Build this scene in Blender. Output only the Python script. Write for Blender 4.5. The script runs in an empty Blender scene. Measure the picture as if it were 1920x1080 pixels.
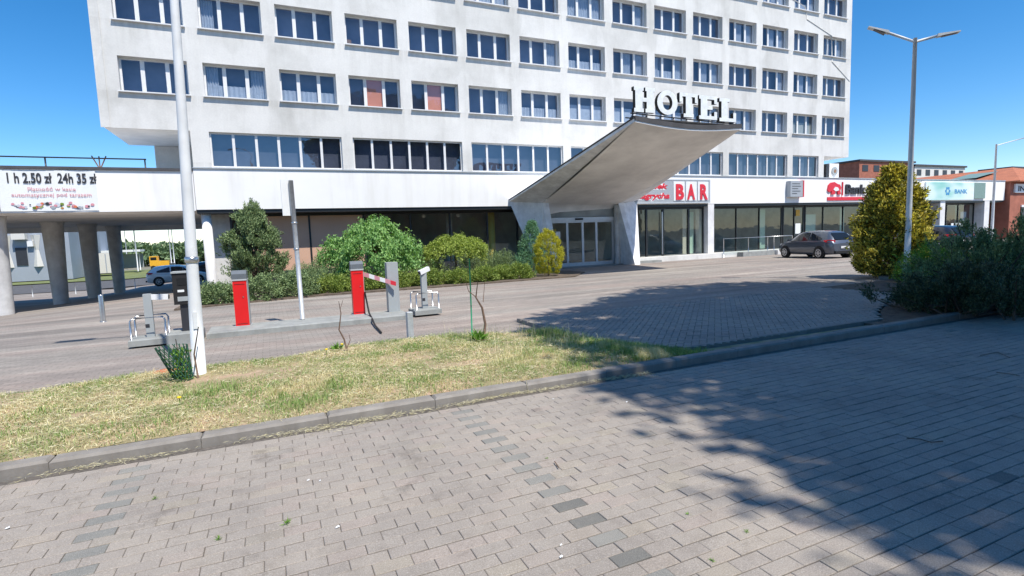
import bpy, math, random
import numpy as np
from mathutils import Matrix, Vector
C = bpy.context.scene
R = math.radians
rng = np.random.default_rng(7)
random.seed(7)

# ------------------------------------------------------------------ camera
cam_d = bpy.data.cameras.new('camera'); cam = bpy.data.objects.new('camera', cam_d)
C.collection.objects.link(cam)
vX = np.array([2253., -180., 1007.]); vX /= np.linalg.norm(vX)
vY = np.array([-457., -83., 1007.]); vY /= np.linalg.norm(vY)
vY = vY - vX*np.dot(vX, vY); vY /= np.linalg.norm(vY)
vZ = np.cross(vX, vY)
if vZ[1] > 0: vZ = -vZ
right = Vector((vX[0], vY[0], vZ[0])); up = -Vector((vX[1], vY[1], vZ[1])); back = -Vector((vX[2], vY[2], vZ[2]))
M = Matrix.Identity(4)
for i in range(3):
    M[i][0] = right[i]; M[i][1] = up[i]; M[i][2] = back[i]
M[2][3] = 1.65
cam.matrix_world = M
cam_d.sensor_width = 36; cam_d.lens = 36*1007/1920
cam_d.clip_start = .05; cam_d.clip_end = 3000
C.camera = cam

# ------------------------------------------------------------------ light
SUN_EL, SUN_AZ = 59.0, 163.5          # azimuth clockwise from +Y
w = bpy.data.worlds.new("World"); C.world = w; w.use_nodes = True
nt = w.node_tree; bg = nt.nodes['Background']
sky = nt.nodes.new('ShaderNodeTexSky'); sky.sky_type = 'NISHITA'; sky.sun_disc = False
sky.sun_elevation = R(SUN_EL); sky.sun_rotation = R(SUN_AZ)
sky.altitude = 0; sky.air_density = .8; sky.dust_density = .1; sky.ozone_density = 5.0
hs_ = nt.nodes.new('ShaderNodeHueSaturation'); hs_.inputs['Saturation'].default_value = 1.3; hs_.inputs['Value'].default_value = 1.0
nt.links.new(sky.outputs[0], hs_.inputs['Color']); mt_ = nt.nodes.new('ShaderNodeMix'); mt_.data_type = 'RGBA'; mt_.blend_type = 'MULTIPLY'; mt_.inputs['Factor'].default_value = 1; mt_.inputs[7].default_value = (.92, .81, .745, 1)
nt.links.new(hs_.outputs[0], mt_.inputs[6]); nt.links.new(mt_.outputs[2], bg.inputs[0]); bg.inputs[1].default_value = .145
sd = bpy.data.lights.new('sun', 'SUN'); sd.energy = 3.4; sd.angle = R(.53); sd.color = (1, .935, .84)
so = bpy.data.objects.new('sun', sd); C.collection.objects.link(so)
sv = Vector((math.sin(R(SUN_AZ))*math.cos(R(SUN_EL)), math.cos(R(SUN_AZ))*math.cos(R(SUN_EL)), math.sin(R(SUN_EL))))
so.rotation_euler = sv.to_track_quat('Z', 'Y').to_euler()
C.view_settings.view_transform = 'Standard'; C.view_settings.look = 'None'
C.view_settings.gamma = 1; C.view_settings.use_curve_mapping = False
C.view_settings.exposure = .78
C.cycles.max_bounces = 7; C.cycles.transparent_max_bounces = 12
C.cycles.diffuse_bounces = 5; C.cycles.glossy_bounces = 3; C.cycles.caustics_reflective = False
C.cycles.use_denoising = True

# ------------------------------------------------------------------ terrain
def ss(a, b, x):
    t = np.clip((x-a)/(b-a), 0, 1); return t*t*(3-2*t)
def gz(X, Y):
    return -.018*np.clip(Y-9, 0, 18) - .030*np.clip(Y-27, 0, 26)*(1-ss(8, 20, X)) - .012*np.clip(Y-27, 0, 26)*ss(8, 20, X) - .07*np.clip(-3-X, 0, 9)*ss(12, 27, Y)
def G(x, y): return float(gz(x, y))

# ------------------------------------------------------------------ materials
class NT:
    def __init__(s, name):
        s.m = bpy.data.materials.new(name); s.m.use_nodes = True
        s.t = s.m.node_tree; s.p = s.t.nodes['Principled BSDF']; s.out = s.t.nodes['Material Output']
    def n(s, typ, **kw):
        o = s.t.nodes.new(typ)
        for k, v in kw.items(): setattr(o, k, v)
        return o
    def l(s, a, b): s.t.links.new(a, b)
    def coord(s, scale=(1, 1, 1), kind='Object'):
        tc = s.n('ShaderNodeTexCoord'); mp = s.n('ShaderNodeMapping')
        mp.inputs['Scale'].default_value = scale; s.l(tc.outputs[kind], mp.inputs[0]); return mp.outputs[0]
    def geo(s, scale=(1, 1, 1)):
        g = s.n('ShaderNodeNewGeometry'); mp = s.n('ShaderNodeMapping')
        mp.inputs['Scale'].default_value = scale; s.l(g.outputs['Position'], mp.inputs[0]); return mp.outputs[0]
    def noise(s, vec, scale, detail=4, rough=.6):
        n = s.n('ShaderNodeTexNoise'); n.inputs['Scale'].default_value = scale
        n.inputs['Detail'].default_value = detail; n.inputs['Roughness'].default_value = rough
        s.l(vec, n.inputs['Vector']); return n.outputs['Fac']
    def ramp(s, fac, stops):
        r = s.n('ShaderNodeValToRGB'); e = r.color_ramp.elements
        while len(e) < len(stops): e.new(.5)
        for i, (p, c) in enumerate(stops):
            e[i].position = p; e[i].color = (*c, 1) if len(c) == 3 else c
        s.l(fac, r.inputs[0]); return r.outputs[0]
    def mix(s, a, b, fac, mode='MIX'):
        m = s.n('ShaderNodeMix', data_type='RGBA', blend_type=mode)
        for sock, v in ((m.inputs['Factor'], fac), (m.inputs[6], a), (m.inputs[7], b)):
            if isinstance(v, (int, float)): sock.default_value = v
            elif isinstance(v, tuple): sock.default_value = (*v, 1)
            else: s.l(v, sock)
        return m.outputs[2]
    def math(s, op, a, b=0.):
        m = s.n('ShaderNodeMath', operation=op)
        for k, v in enumerate((a, b)):
            if isinstance(v, (int, float)): m.inputs[k].default_value = v
            else: s.l(v, m.inputs[k])
        return m.outputs[0]
    def bump(s, h, dist=.01, strength=.5):
        b = s.n('ShaderNodeBump'); b.inputs['Distance'].default_value = dist; b.inputs['Strength'].default_value = strength
        s.l(h, b.inputs['Height']); s.l(b.outputs[0], s.p.inputs['Normal'])
    def col(s, c): 
        if isinstance(c, tuple): s.p.inputs['Base Color'].default_value = (*c, 1)
        else: s.l(c, s.p.inputs['Base Color'])
        return s

def plain(name, c, rough=.6, metal=0., var=.12, scale=6., bump=0.):
    m = NT(name); v = m.geo()
    f = m.noise(v, scale)
    lo = tuple(x*(1-var) for x in c); hi = tuple(min(1, x*(1+var)) for x in c)
    m.col(m.ramp(f, [(.3, lo), (.7, hi)])); m.p.inputs['Roughness'].default_value = rough; m.p.inputs['Metallic'].default_value = metal
    if bump: m.bump(m.noise(v, scale*8), bump, .5)
    return m.m

MT = {}
MT['white_plastic'] = plain('white_plastic', (.8, .81, .82), .35, var=.03)
MT['steel'] = plain('brushed_steel', (.55, .56, .57), .3, .9, .08, 20)
MT['galv'] = plain('galvanised_steel', (.5, .53, .55), .5, .35, .12, 14)
MT['lamp_paint'] = plain('pale_lamp_paint', (.72, .745, .76), .5, 0, .1, 3)
MT['grey_paint'] = plain('grey_paint', (.36, .39, .40), .45, 0, .08, 3)
MT['hood_grey'] = plain('hood_grey', (.15, .17, .19), .4, .1, .1, 8)
MT['dark_paint'] = plain('dark_paint', (.035, .037, .045), .4, 0, .15, 6)
MT['black'] = plain('black_rubber', (.012, .012, .013), .7, 0, .2, 20)
MT['red_paint'] = plain('red_paint', (.72, .012, .014), .4, 0, .06, 3)
MT['red_print'] = plain('red_print', (.68, .03, .05), .5, 0, .05)
MT['pink_print'] = plain('pink_print', (.62, .28, .32), .6, 0, .1)
MT['black_print'] = plain('dark_print', (.03, .03, .035), .6, 0, .1)
MT['frame_dark'] = plain('dark_aluminium', (.03, .033, .036), .4, .3, .1)
MT['frame_silver'] = plain('silver_aluminium', (.58, .60, .61), .4, .3, .05)
MT['frame_white'] = plain('white_window_frame', (.76, .76, .76), .35, 0, .03)
MT['bark'] = plain('bark', (.09, .065, .045), .9, 0, .35, 18, .01)
MT['deadwood'] = plain('dry_stem', (.17, .11, .08), .9, 0, .3, 30)
MT['green_stake'] = plain('green_stake', (.02, .28, .14), .5, 0, .1)
MT['wood'] = plain('chair_wood', (.28, .16, .09), .5, 0, .2, 12)
MT['interior_dark'] = plain('dark_interior', (.34, .36, .35), .9, 0, .3, .6)
MT['room_dark'] = plain('room_behind_glass', (.27, .28, .34), .9, 0, .25, .5)
MT['brown_screen'] = plain('brown_roller_screen', (.60, .38, .27), .8, 0, .06, 1)
MT['orange_screen'] = plain('salmon_blind', (.90, .34, .24), .8, 0, .04, 2)
MT['curtain_white'] = plain('net_curtain', (.52, .55, .60), .9, 0, .1, 5)
MT['curtain_cream'] = plain('cream_blind', (.5, .48, .40), .9, 0, .05, 5)
MT['yellow_column'] = plain('yellow_column', (.72, .52, .12), .7, 0, .06, 2)
MT['dirt'] = plain('bed_soil', (.13, .10, .075), .95, 0, .4, 8, .02)
MT['tail_red'] = plain('tail_light_red', (.55, .01, .02), .12, 0, .1, 30)
MT['plate'] = plain('number_plate_white', (.75, .75, .72), .5, 0, .03)
MT['alloy'] = plain('wheel_rim', (.55, .56, .58), .35, .6, .05)
MT['asphalt'] = plain('asphalt', (.10, .10, .105), .9, 0, .18, 2, .004)
MT['far_grass'] = plain('verge_grass', (.16, .19, .07), .95, 0, .3, .6)
MT['far_ground'] = plain('distant_ground', (.20, .19, .15), .95, 0, .25, .05)
MT['sign_grey'] = plain('sign_panel_grey', (.36, .39, .42), .5, 0, .04)
MT['sign_white'] = plain('sign_panel_white', (.80, .82, .82), .45, 0, .03)
MT['brick_wall'] = plain('far_red_brick', (.36, .13, .085), .9, 0, .2, 1.2)
MT['far_pink'] = plain('far_pink_render', (.62, .30, .24), .9, 0, .08, .2)
MT['far_white'] = plain('far_white_render', (.68, .66, .62), .9, 0, .06, .2)
MT['far_grey'] = plain('far_grey_panels', (.32, .36, .42), .9, 0, .1, .3)
MT['roof_dark'] = plain('dark_roofing', (.07, .07, .075), .85, 0, .2, 2)
MT['orange'] = plain('orange_plastic', (.62, .17, .07), .5, 0, .15)
MT['yellow'] = plain('yellow_paint', (.80, .42, .03), .5, 0, .1)
MT['dandelion'] = plain('dandelion_yellow', (.85, .6, .02), .8, 0, .1, 60)
MT['mint'] = plain('mint_blind', (.45, .62, .52), .8, 0, .05)
MT['plank_red'] = plain('red_chair_plastic', (.4, .05, .05), .5, 0, .1)

def m_render_wall():
    m = NT('white_render'); v = m.geo(); 
    a = m.noise(v, .45, 6, .7); b = m.noise(m.geo((1.2, 1.2, .12)), 1.1, 4, .6); c = m.noise(v, 14, 3)
    base = m.ramp(a, [(.30, (.62, .615, .59)), (.5, (.73, .725, .70)), (.70, (.79, .785, .755))])
    st = m.ramp(b, [(.30, (.70, .69, .67)), (.50, (.97, .97, .965)), (.6, (1, 1, 1))])
    sep = m.n('ShaderNodeSeparateXYZ'); m.l(m.geo(), sep.inputs[0])
    fz = m.math('FRACT', m.math('DIVIDE', m.math('SUBTRACT', sep.outputs['Z'], 8.05), 2.805))
    below = m.ramp(fz, [(.50, (0, 0, 0)), (.72, (.12, .12, .12)), (.98, (1, 1, 1))])
    sk = m.ramp(m.noise(m.geo((3.2, 3.2, .10)), 1.6, 5, .7), [(.42, (0, 0, 0)), (.62, (1, 1, 1))])
    base = m.mix(base, (.52, .51, .48), m.math('MULTIPLY', m.math('MULTIPLY', below, sk), .38))
    patch = m.ramp(m.noise(m.geo((.9, .9, .5)), .55, 2, .4), [(.56, (1, 1, 1)), (.585, (.93, .93, .925))])
    base = m.mix(base, patch, 1., 'MULTIPLY')
    c1 = m.mix(base, st, .38, 'MULTIPLY')
    m.col(m.mix(c1, m.ramp(c, [(.3, (.93, .93, .93)), (.7, (1, 1, 1))]), 1., 'MULTIPLY'))
    m.p.inputs['Roughness'].default_value = .92; m.bump(c, .004, .4); return m.m
MT['render'] = m_render_wall()
def m_band():
    m = NT('bright_fascia_render'); v = m.geo()
    a = m.noise(v, .5, 5, .6); b = m.noise(m.geo((1.5, 1.5, .15)), 1.4, 4)
    m.col(m.mix(m.ramp(a, [(.3, (.84, .835, .82)), (.7, (.90, .895, .87))]), m.ramp(b, [(.28, (.86, .85, .83)), (.5, (1, 1, 1))]), .6, 'MULTIPLY'))
    m.p.inputs['Roughness'].default_value = .9; m.bump(m.noise(v, 16), .003, .4); return m.m
MT['band'] = m_band()
def m_concrete(name, c, streak=.5, sc=2.):
    m = NT(name); v = m.geo()
    a = m.noise(v, sc, 6, .65); b = m.noise(m.geo((2.2, 2.2, .2)), 2.5, 4)
    m.col(m.mix(m.ramp(a, [(.25, tuple(x*.72 for x in c)), (.75, tuple(x*1.15 for x in c))]), m.ramp(b, [(.3, (.72, .70, .68)), (.6, (1, 1, 1))]), streak, 'MULTIPLY'))
    m.p.inputs['Roughness'].default_value = .9; m.bump(m.noise(v, 30, 5), .004, .5); return m.m
MT['concrete'] = m_concrete('canopy_concrete', (.86, .87, .88), .25)
MT['column_concrete'] = m_concrete('column_concrete', (.66, .66, .65), .3)
MT['soffit'] = m_concrete('soffit_render', (.92, .90, .865), .04, .5)
MT['kerb'] = m_concrete('kerb_concrete', (.285, .265, .24), .7, 3.)
MT['base_concrete'] = m_concrete('plinth_concrete', (.33, .345, .335), .4, 4.)
MT['white_col'] = m_concrete('white_column_paint', (.80, .80, .80), .15, 1.)

def m_brick(name='paving_brick'):
    m = NT(name); g = m.n('ShaderNodeNewGeometry'); oi = m.n('ShaderNodeObjectInfo')
    f = m.math('FRACT', m.math('ADD', g.outputs['Random Per Island'], oi.outputs['Random']))
    v = m.geo()
    base = m.ramp(f, [(0, (.292, .268, .252)), (.25, (.302, .279, .262)), (.5, (.310, .286, .268)), (.75, (.316, .290, .268)), (.88, (.320, .283, .266)), (.96, (.325, .298, .262)), (1, (.278, .259, .246))])
    big = m.ramp(m.noise(v, .8, 5, .65), [(.3, (.78, .78, .79)), (.5, (.98, .98, .98)), (.7, (1.10, 1.09, 1.06))])
    grain = m.ramp(m.noise(v, 150, 4, .8), [(.3, (.55, .55, .55)), (.5, (1, 1, 1)), (.68, (1.45, 1.44, 1.40))])
    st = m.ramp(m.noise(v, 6, 5), [(.28, (.82, .81, .80)), (.5, (1, 1, 1))])
    c = m.mix(m.mix(m.mix(base, big, 1., 'MULTIPLY'), grain, .8, 'MULTIPLY'), st, .8, 'MULTIPLY')
    stn = m.ramp(m.noise(v, 1.9, 5, .7), [(.30, (.62, .61, .60)), (.40, (1, 1, 1))])
    c = m.mix(m.mix(c, stn, .8, 'MULTIPLY'), (1.03, 1., .945), 1., 'MULTIPLY')
    sp = m.ramp(m.noise(v, 95, 2, .5), [(.60, (0, 0, 0)), (.72, (1, 1, 1))]); c = m.mix(c, (.50, .48, .44), m.math('MULTIPLY', sp, .5))
    m.col(c); m.p.inputs['Roughness'].default_value = .88; m.bump(m.noise(v, 180, 4), .002, .6); return m.m
MT['brick'] = m_brick()
def m_brick_dark(name='dark_marking_brick', k=1.):
    m = NT(name); v = m.geo()
    c = m.mix(m.ramp(m.noise(v, 260, 3), [(.3, (.105*k, .106*k, .102*k)), (.5, (.145*k, .145*k, .138*k)), (.72, (.24*k, .236*k, .225*k))]), m.ramp(m.noise(v, 1.2, 4), [(.35, (.9, .9, .88)), (.7, (1.3, 1.25, 1.18))]), 1., 'MULTIPLY')
    m.col(c); m.p.inputs['Roughness'].default_value = .85; m.bump(m.noise(v, 180, 4), .002, .6); return m.m
MT['brick_dark'] = m_brick_dark()
MT['brick_worn'] = m_brick_dark('worn_marking_brick', 1.42)
MT['mortar'] = plain('joint_sand', (.125, .11, .095), .95, 0, .35, 25, .004)

def m_pavers():
    m = NT('driveway_pavers'); v = m.geo()
    bt = m.n('ShaderNodeTexBrick'); m.l(v, bt.inputs['Vector'])
    bt.inputs['Scale'].default_value = 1; bt.inputs['Brick Width'].default_value = .2; bt.inputs['Row Height'].default_value = .1
    bt.inputs['Mortar Size'].default_value = .004; bt.inputs['Mortar Smooth'].default_value = .4
    bt.inputs['Color1'].default_value = (.275, .254, .232, 1); bt.inputs['Color2'].default_value = (.325, .302, .275, 1); bt.inputs['Mortar'].default_value = (.15, .135, .12, 1)
    streak = m.ramp(m.noise(m.geo((.10, 1.15, 1)), 1.15, 6, .6), [(.32, (.66, .65, .64)), (.46, (.92, .91, .90)), (.56, (1.04, 1.03, 1.01)), (.66, (1.30, 1.29, 1.26))])
    blot = m.ramp(m.noise(v, .35, 5), [(.3, (.86, .86, .87)), (.7, (1.1, 1.09, 1.07))])
    pink = m.ramp(m.noise(m.geo((.12, 1, 1)), .8, 3), [(.4, (1, 1, 1)), (.65, (1.06, .97, .95))])
    spk = m.ramp(m.noise(v, 22, 4, .7), [(.3, (.80, .80, .80)), (.7, (1.15, 1.15, 1.15))])
    c = m.mix(m.mix(m.mix(m.mix(bt.outputs['Color'], streak, 1., 'MULTIPLY'), blot, 1., 'MULTIPLY'), pink, 1., 'MULTIPLY'), spk, .7, 'MULTIPLY')
    m.col(c); m.p.inputs['Roughness'].default_value = .88; m.bump(m.noise(v, 40, 5), .004, .5); return m.m
MT['pavers'] = m_pavers()
def m_soil():
    m = NT('strip_soil'); v = m.geo()
    m.col(m.ramp(m.noise(v, 3.5, 6, .65), [(.3, (.22, .20, .10)), (.48, (.34, .28, .16)), (.62, (.46, .32, .22)), (.8, (.52, .39, .28))]))
    m.p.inputs['Roughness'].default_value = .95; m.bump(m.noise(v, 45, 5), .02, .7); return m.m
MT['soil'] = m_soil()
def m_leaf(name, stops, trans=.25, patch=None, rough=.55, spec=.3, gain=1.7):
    if 'gold' in name or 'ball' in name: gain = 1.15
    if 'straw' in name or 'mesh' in name: gain = 1.
    if 'hedge' in name: gain = 1.75
    if 'weeping' in name: gain = 2.2
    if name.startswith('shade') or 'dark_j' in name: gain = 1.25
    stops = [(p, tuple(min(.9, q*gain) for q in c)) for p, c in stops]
    m = NT(name); g = m.n('ShaderNodeNewGeometry')
    f = g.outputs['Random Per Island']
    c = m.ramp(f, stops)
    if patch:
        c = m.mix(c, patch[0], m.ramp(m.noise(m.geo(), patch[1], 5, .65), [(patch[2], (0, 0, 0)), (patch[3], (1, 1, 1))]), 'MIX')
    m.col(c); m.p.inputs['Roughness'].default_value = rough; m.p.inputs['Specular IOR Level'].default_value = spec
    tr = m.n('ShaderNodeBsdfTranslucent'); m.l(m.mix(c, (1.3, 1.35, .6), 1., 'MULTIPLY'), tr.inputs[0])
    mx = m.n('ShaderNodeMixShader'); mx.inputs[0].default_value = trans
    m.l(m.p.outputs[0], mx.inputs[1]); m.l(tr.outputs[0], mx.inputs[2]); m.l(mx.outputs[0], m.out.inputs[0]); return m.m
def gr(a, b, c): return [(0, a), (.5, b), (1, c)]
MT['leaf_tree'] = m_leaf('shade_tree_leaf', gr((.03, .06, .015), (.05, .09, .02), (.08, .13, .03)))
MT['leaf_weep'] = m_leaf('weeping_leaf', gr((.05, .11, .035), (.095, .18, .055), (.19, .29, .11)), .3)
MT['leaf_umb'] = m_leaf('yellowgreen_leaf', gr((.09, .13, .025), (.17, .22, .04), (.30, .35, .09)), .3)
MT['leaf_gold'] = m_leaf('golden_thuja_leaf', [(0, (.06, .07, .015)), (.35, (.16, .15, .03)), (.58, (.50, .40, .06)), (1, (.88, .72, .17))], .25)
MT['leaf_ball'] = m_leaf('yellow_ball_leaf', gr((.20, .23, .02), (.42, .40, .035), (.60, .56, .07)), .25)
MT['needle_grey'] = m_leaf('grey_green_needles', gr((.05, .08, .035), (.11, .16, .07), (.22, .28, .13)), .1)
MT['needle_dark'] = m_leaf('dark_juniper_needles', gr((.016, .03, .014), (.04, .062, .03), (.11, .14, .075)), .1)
MT['needle_blue'] = m_leaf('bluegreen_needles', gr((.05, .12, .07), (.09, .18, .10), (.15, .26, .14)), .15)
MT['hedge_green'] = m_leaf('low_hedge_leaf', gr((.06, .09, .02), (.12, .17, .035), (.26, .31, .08)), .2)
MT['bright_green'] = m_leaf('bright_shrub_leaf', gr((.05, .12, .015), (.09, .19, .025), (.16, .28, .045)), .25)
MT['far_leaf'] = m_leaf('far_tree_leaf', gr((.06, .10, .05), (.09, .14, .07), (.13, .18, .09)), .15)
MT['grass_green'] = m_leaf('grass_blade_green', gr((.07, .13, .04), (.13, .20, .06), (.22, .28, .10)), .3, ((.66, .60, .38), 1.3, .50, .60), gain=1.75)
MT['grass_dry'] = m_leaf('grass_blade_dry', gr((.36, .31, .17), (.50, .45, .27), (.62, .57, .38)), .2, ((.24, .33, .11), 1.4, .47, .57), gain=1.45)
MT['weed'] = m_leaf('weed_leaf', gr((.06, .13, .02), (.10, .20, .03), (.15, .27, .05)), .3)
MT['straw'] = m_leaf('straw_litter', gr((.46, .41, .24), (.60, .55, .35), (.72, .68, .48)), .1)
MT['mesh_green'] = m_leaf('green_guard_mesh', gr((.03, .10, .07), (.05, .15, .10), (.08, .2, .13)), .2)

def m_glass(name, tint=(.55, .62, .66), refl_tint=(1, 1, 1), ior=1.75, rough=.01, wob=0.):
    m = NT(name); t = m.t; t.nodes.remove(m.p)
    tr = m.n('ShaderNodeBsdfTransparent'); tr.inputs[0].default_value = (*tint, 1)
    gl = m.n('ShaderNodeBsdfGlossy'); gl.inputs['Roughness'].default_value = rough; gl.inputs[0].default_value = (*refl_tint, 1)
    g_ = m.n('ShaderNodeNewGeometry'); dt = m.n('ShaderNodeVectorMath', operation='DOT_PRODUCT'); m.l(g_.outputs['Normal'], dt.inputs[0]); m.l(g_.outputs['Incoming'], dt.inputs[1])
    f0 = ((ior-1)/(ior+1))**2; c_ = m.math('ABSOLUTE', dt.outputs['Value']); fac = m.math('ADD', m.math('MULTIPLY', m.math('POWER', m.math('SUBTRACT', 1., c_), 4.), 1-f0), f0)
    if wob:
        b = m.n('ShaderNodeBump'); b.inputs['Distance'].default_value = wob; b.inputs['Strength'].default_value = .3
        m.l(m.noise(m.geo(), .9, 2), b.inputs['Height']); m.l(b.outputs[0], gl.inputs['Normal'])
    mx = m.n('ShaderNodeMixShader'); m.l(fac, mx.inputs[0]); m.l(tr.outputs[0], mx.inputs[1]); m.l(gl.outputs[0], mx.inputs[2])
    m.l(mx.outputs[0], m.out.inputs[0]); return m.m
MT['glass_tower'] = m_glass('tower_window_glass', (.78, .84, .90), (.85, .9, 1.), 1.8, .01, .02)
MT['glass_long'] = m_glass('long_window_glass', (.50, .54, .60), (.92, .93, 1.), 2.2, .01, .02)
MT['glass_shop'] = m_glass('shop_glass', (.86, .90, .88), (.95, 1., 1.), 1.65, .01, .012)
MT['glass_clear'] = m_glass('clear_railing_glass', (.80, .88, .86), (1, 1, 1), 1.5, .01)
def m_carpaint(name, c):
    m = NT(name); m.col(m.ramp(m.noise(m.geo(), 900, 2), [(.3, tuple(x*.85 for x in c)), (.7, tuple(x*1.15 for x in c))]))
    m.p.inputs['Roughness'].default_value = .35; m.p.inputs['Metallic'].default_value = .35
    m.p.inputs['Coat Weight'].default_value = 1.; m.p.inputs['Coat Roughness'].default_value = .03; return m.m
MT['car_grey'] = m_carpaint('car_paint_grey', (.075, .092, .125))
MT['car_dark'] = m_carpaint('car_paint_dark', (.02, .025, .04))
MT['car_silver'] = m_carpaint('car_paint_silver', (.80, .81, .82)); MT['car_silver'].node_tree.nodes['Principled BSDF'].inputs['Metallic'].default_value = 0
MT['car_red'] = m_carpaint('car_paint_red', (.35, .02, .02))
def m_carglass():
    m = NT('car_glass'); m.col((.012, .015, .018)); m.p.inputs['Roughness'].default_value = .03; m.p.inputs['IOR'].default_value = 1.42; return m.m
MT['car_glass'] = m_carglass()
def m_tiles():
    m = NT('orange_roof_tiles'); v = m.geo()
    w_ = m.n('ShaderNodeTexWave'); w_.inputs['Scale'].default_value = 1.6; w_.inputs['Distortion'].default_value = 1.; m.l(v, w_.inputs['Vector'])
    m.col(m.mix(m.ramp(w_.outputs['Fac'], [(.2, (.34, .11, .05)), (.7, (.56, .20, .10))]), m.ramp(m.noise(v, .8), [(.3, (.8, .8, .8)), (.7, (1.1, 1.1, 1.1))]), 1., 'MULTIPLY'))
    m.p.inputs['Roughness'].default_value = .8; return m.m
MT['tiles'] = m_tiles()
def m_teal():
    m = NT('teal_sign_print'); v = m.geo((.18, .18, .5))
    m.col(m.ramp(m.noise(v, 1.1, 2), [(.35, (.25, .58, .52)), (.46, (.62, .80, .78)), (.62, (.80, .86, .86)), (.75, (.50, .74, .78))]))
    m.p.inputs['Roughness'].default_value = .4; return m.m
MT['teal'] = m_teal()
MT['dark_green_panel'] = plain('grey_green_panel', (.20, .30, .27), .5, 0, .1)
MT['blue_print'] = plain('blue_print', (.06, .28, .55), .5, 0, .1)
MT['hedge_core'] = plain('shrub_core', (.03, .035, .018), .95, 0, .3, 6)

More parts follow.
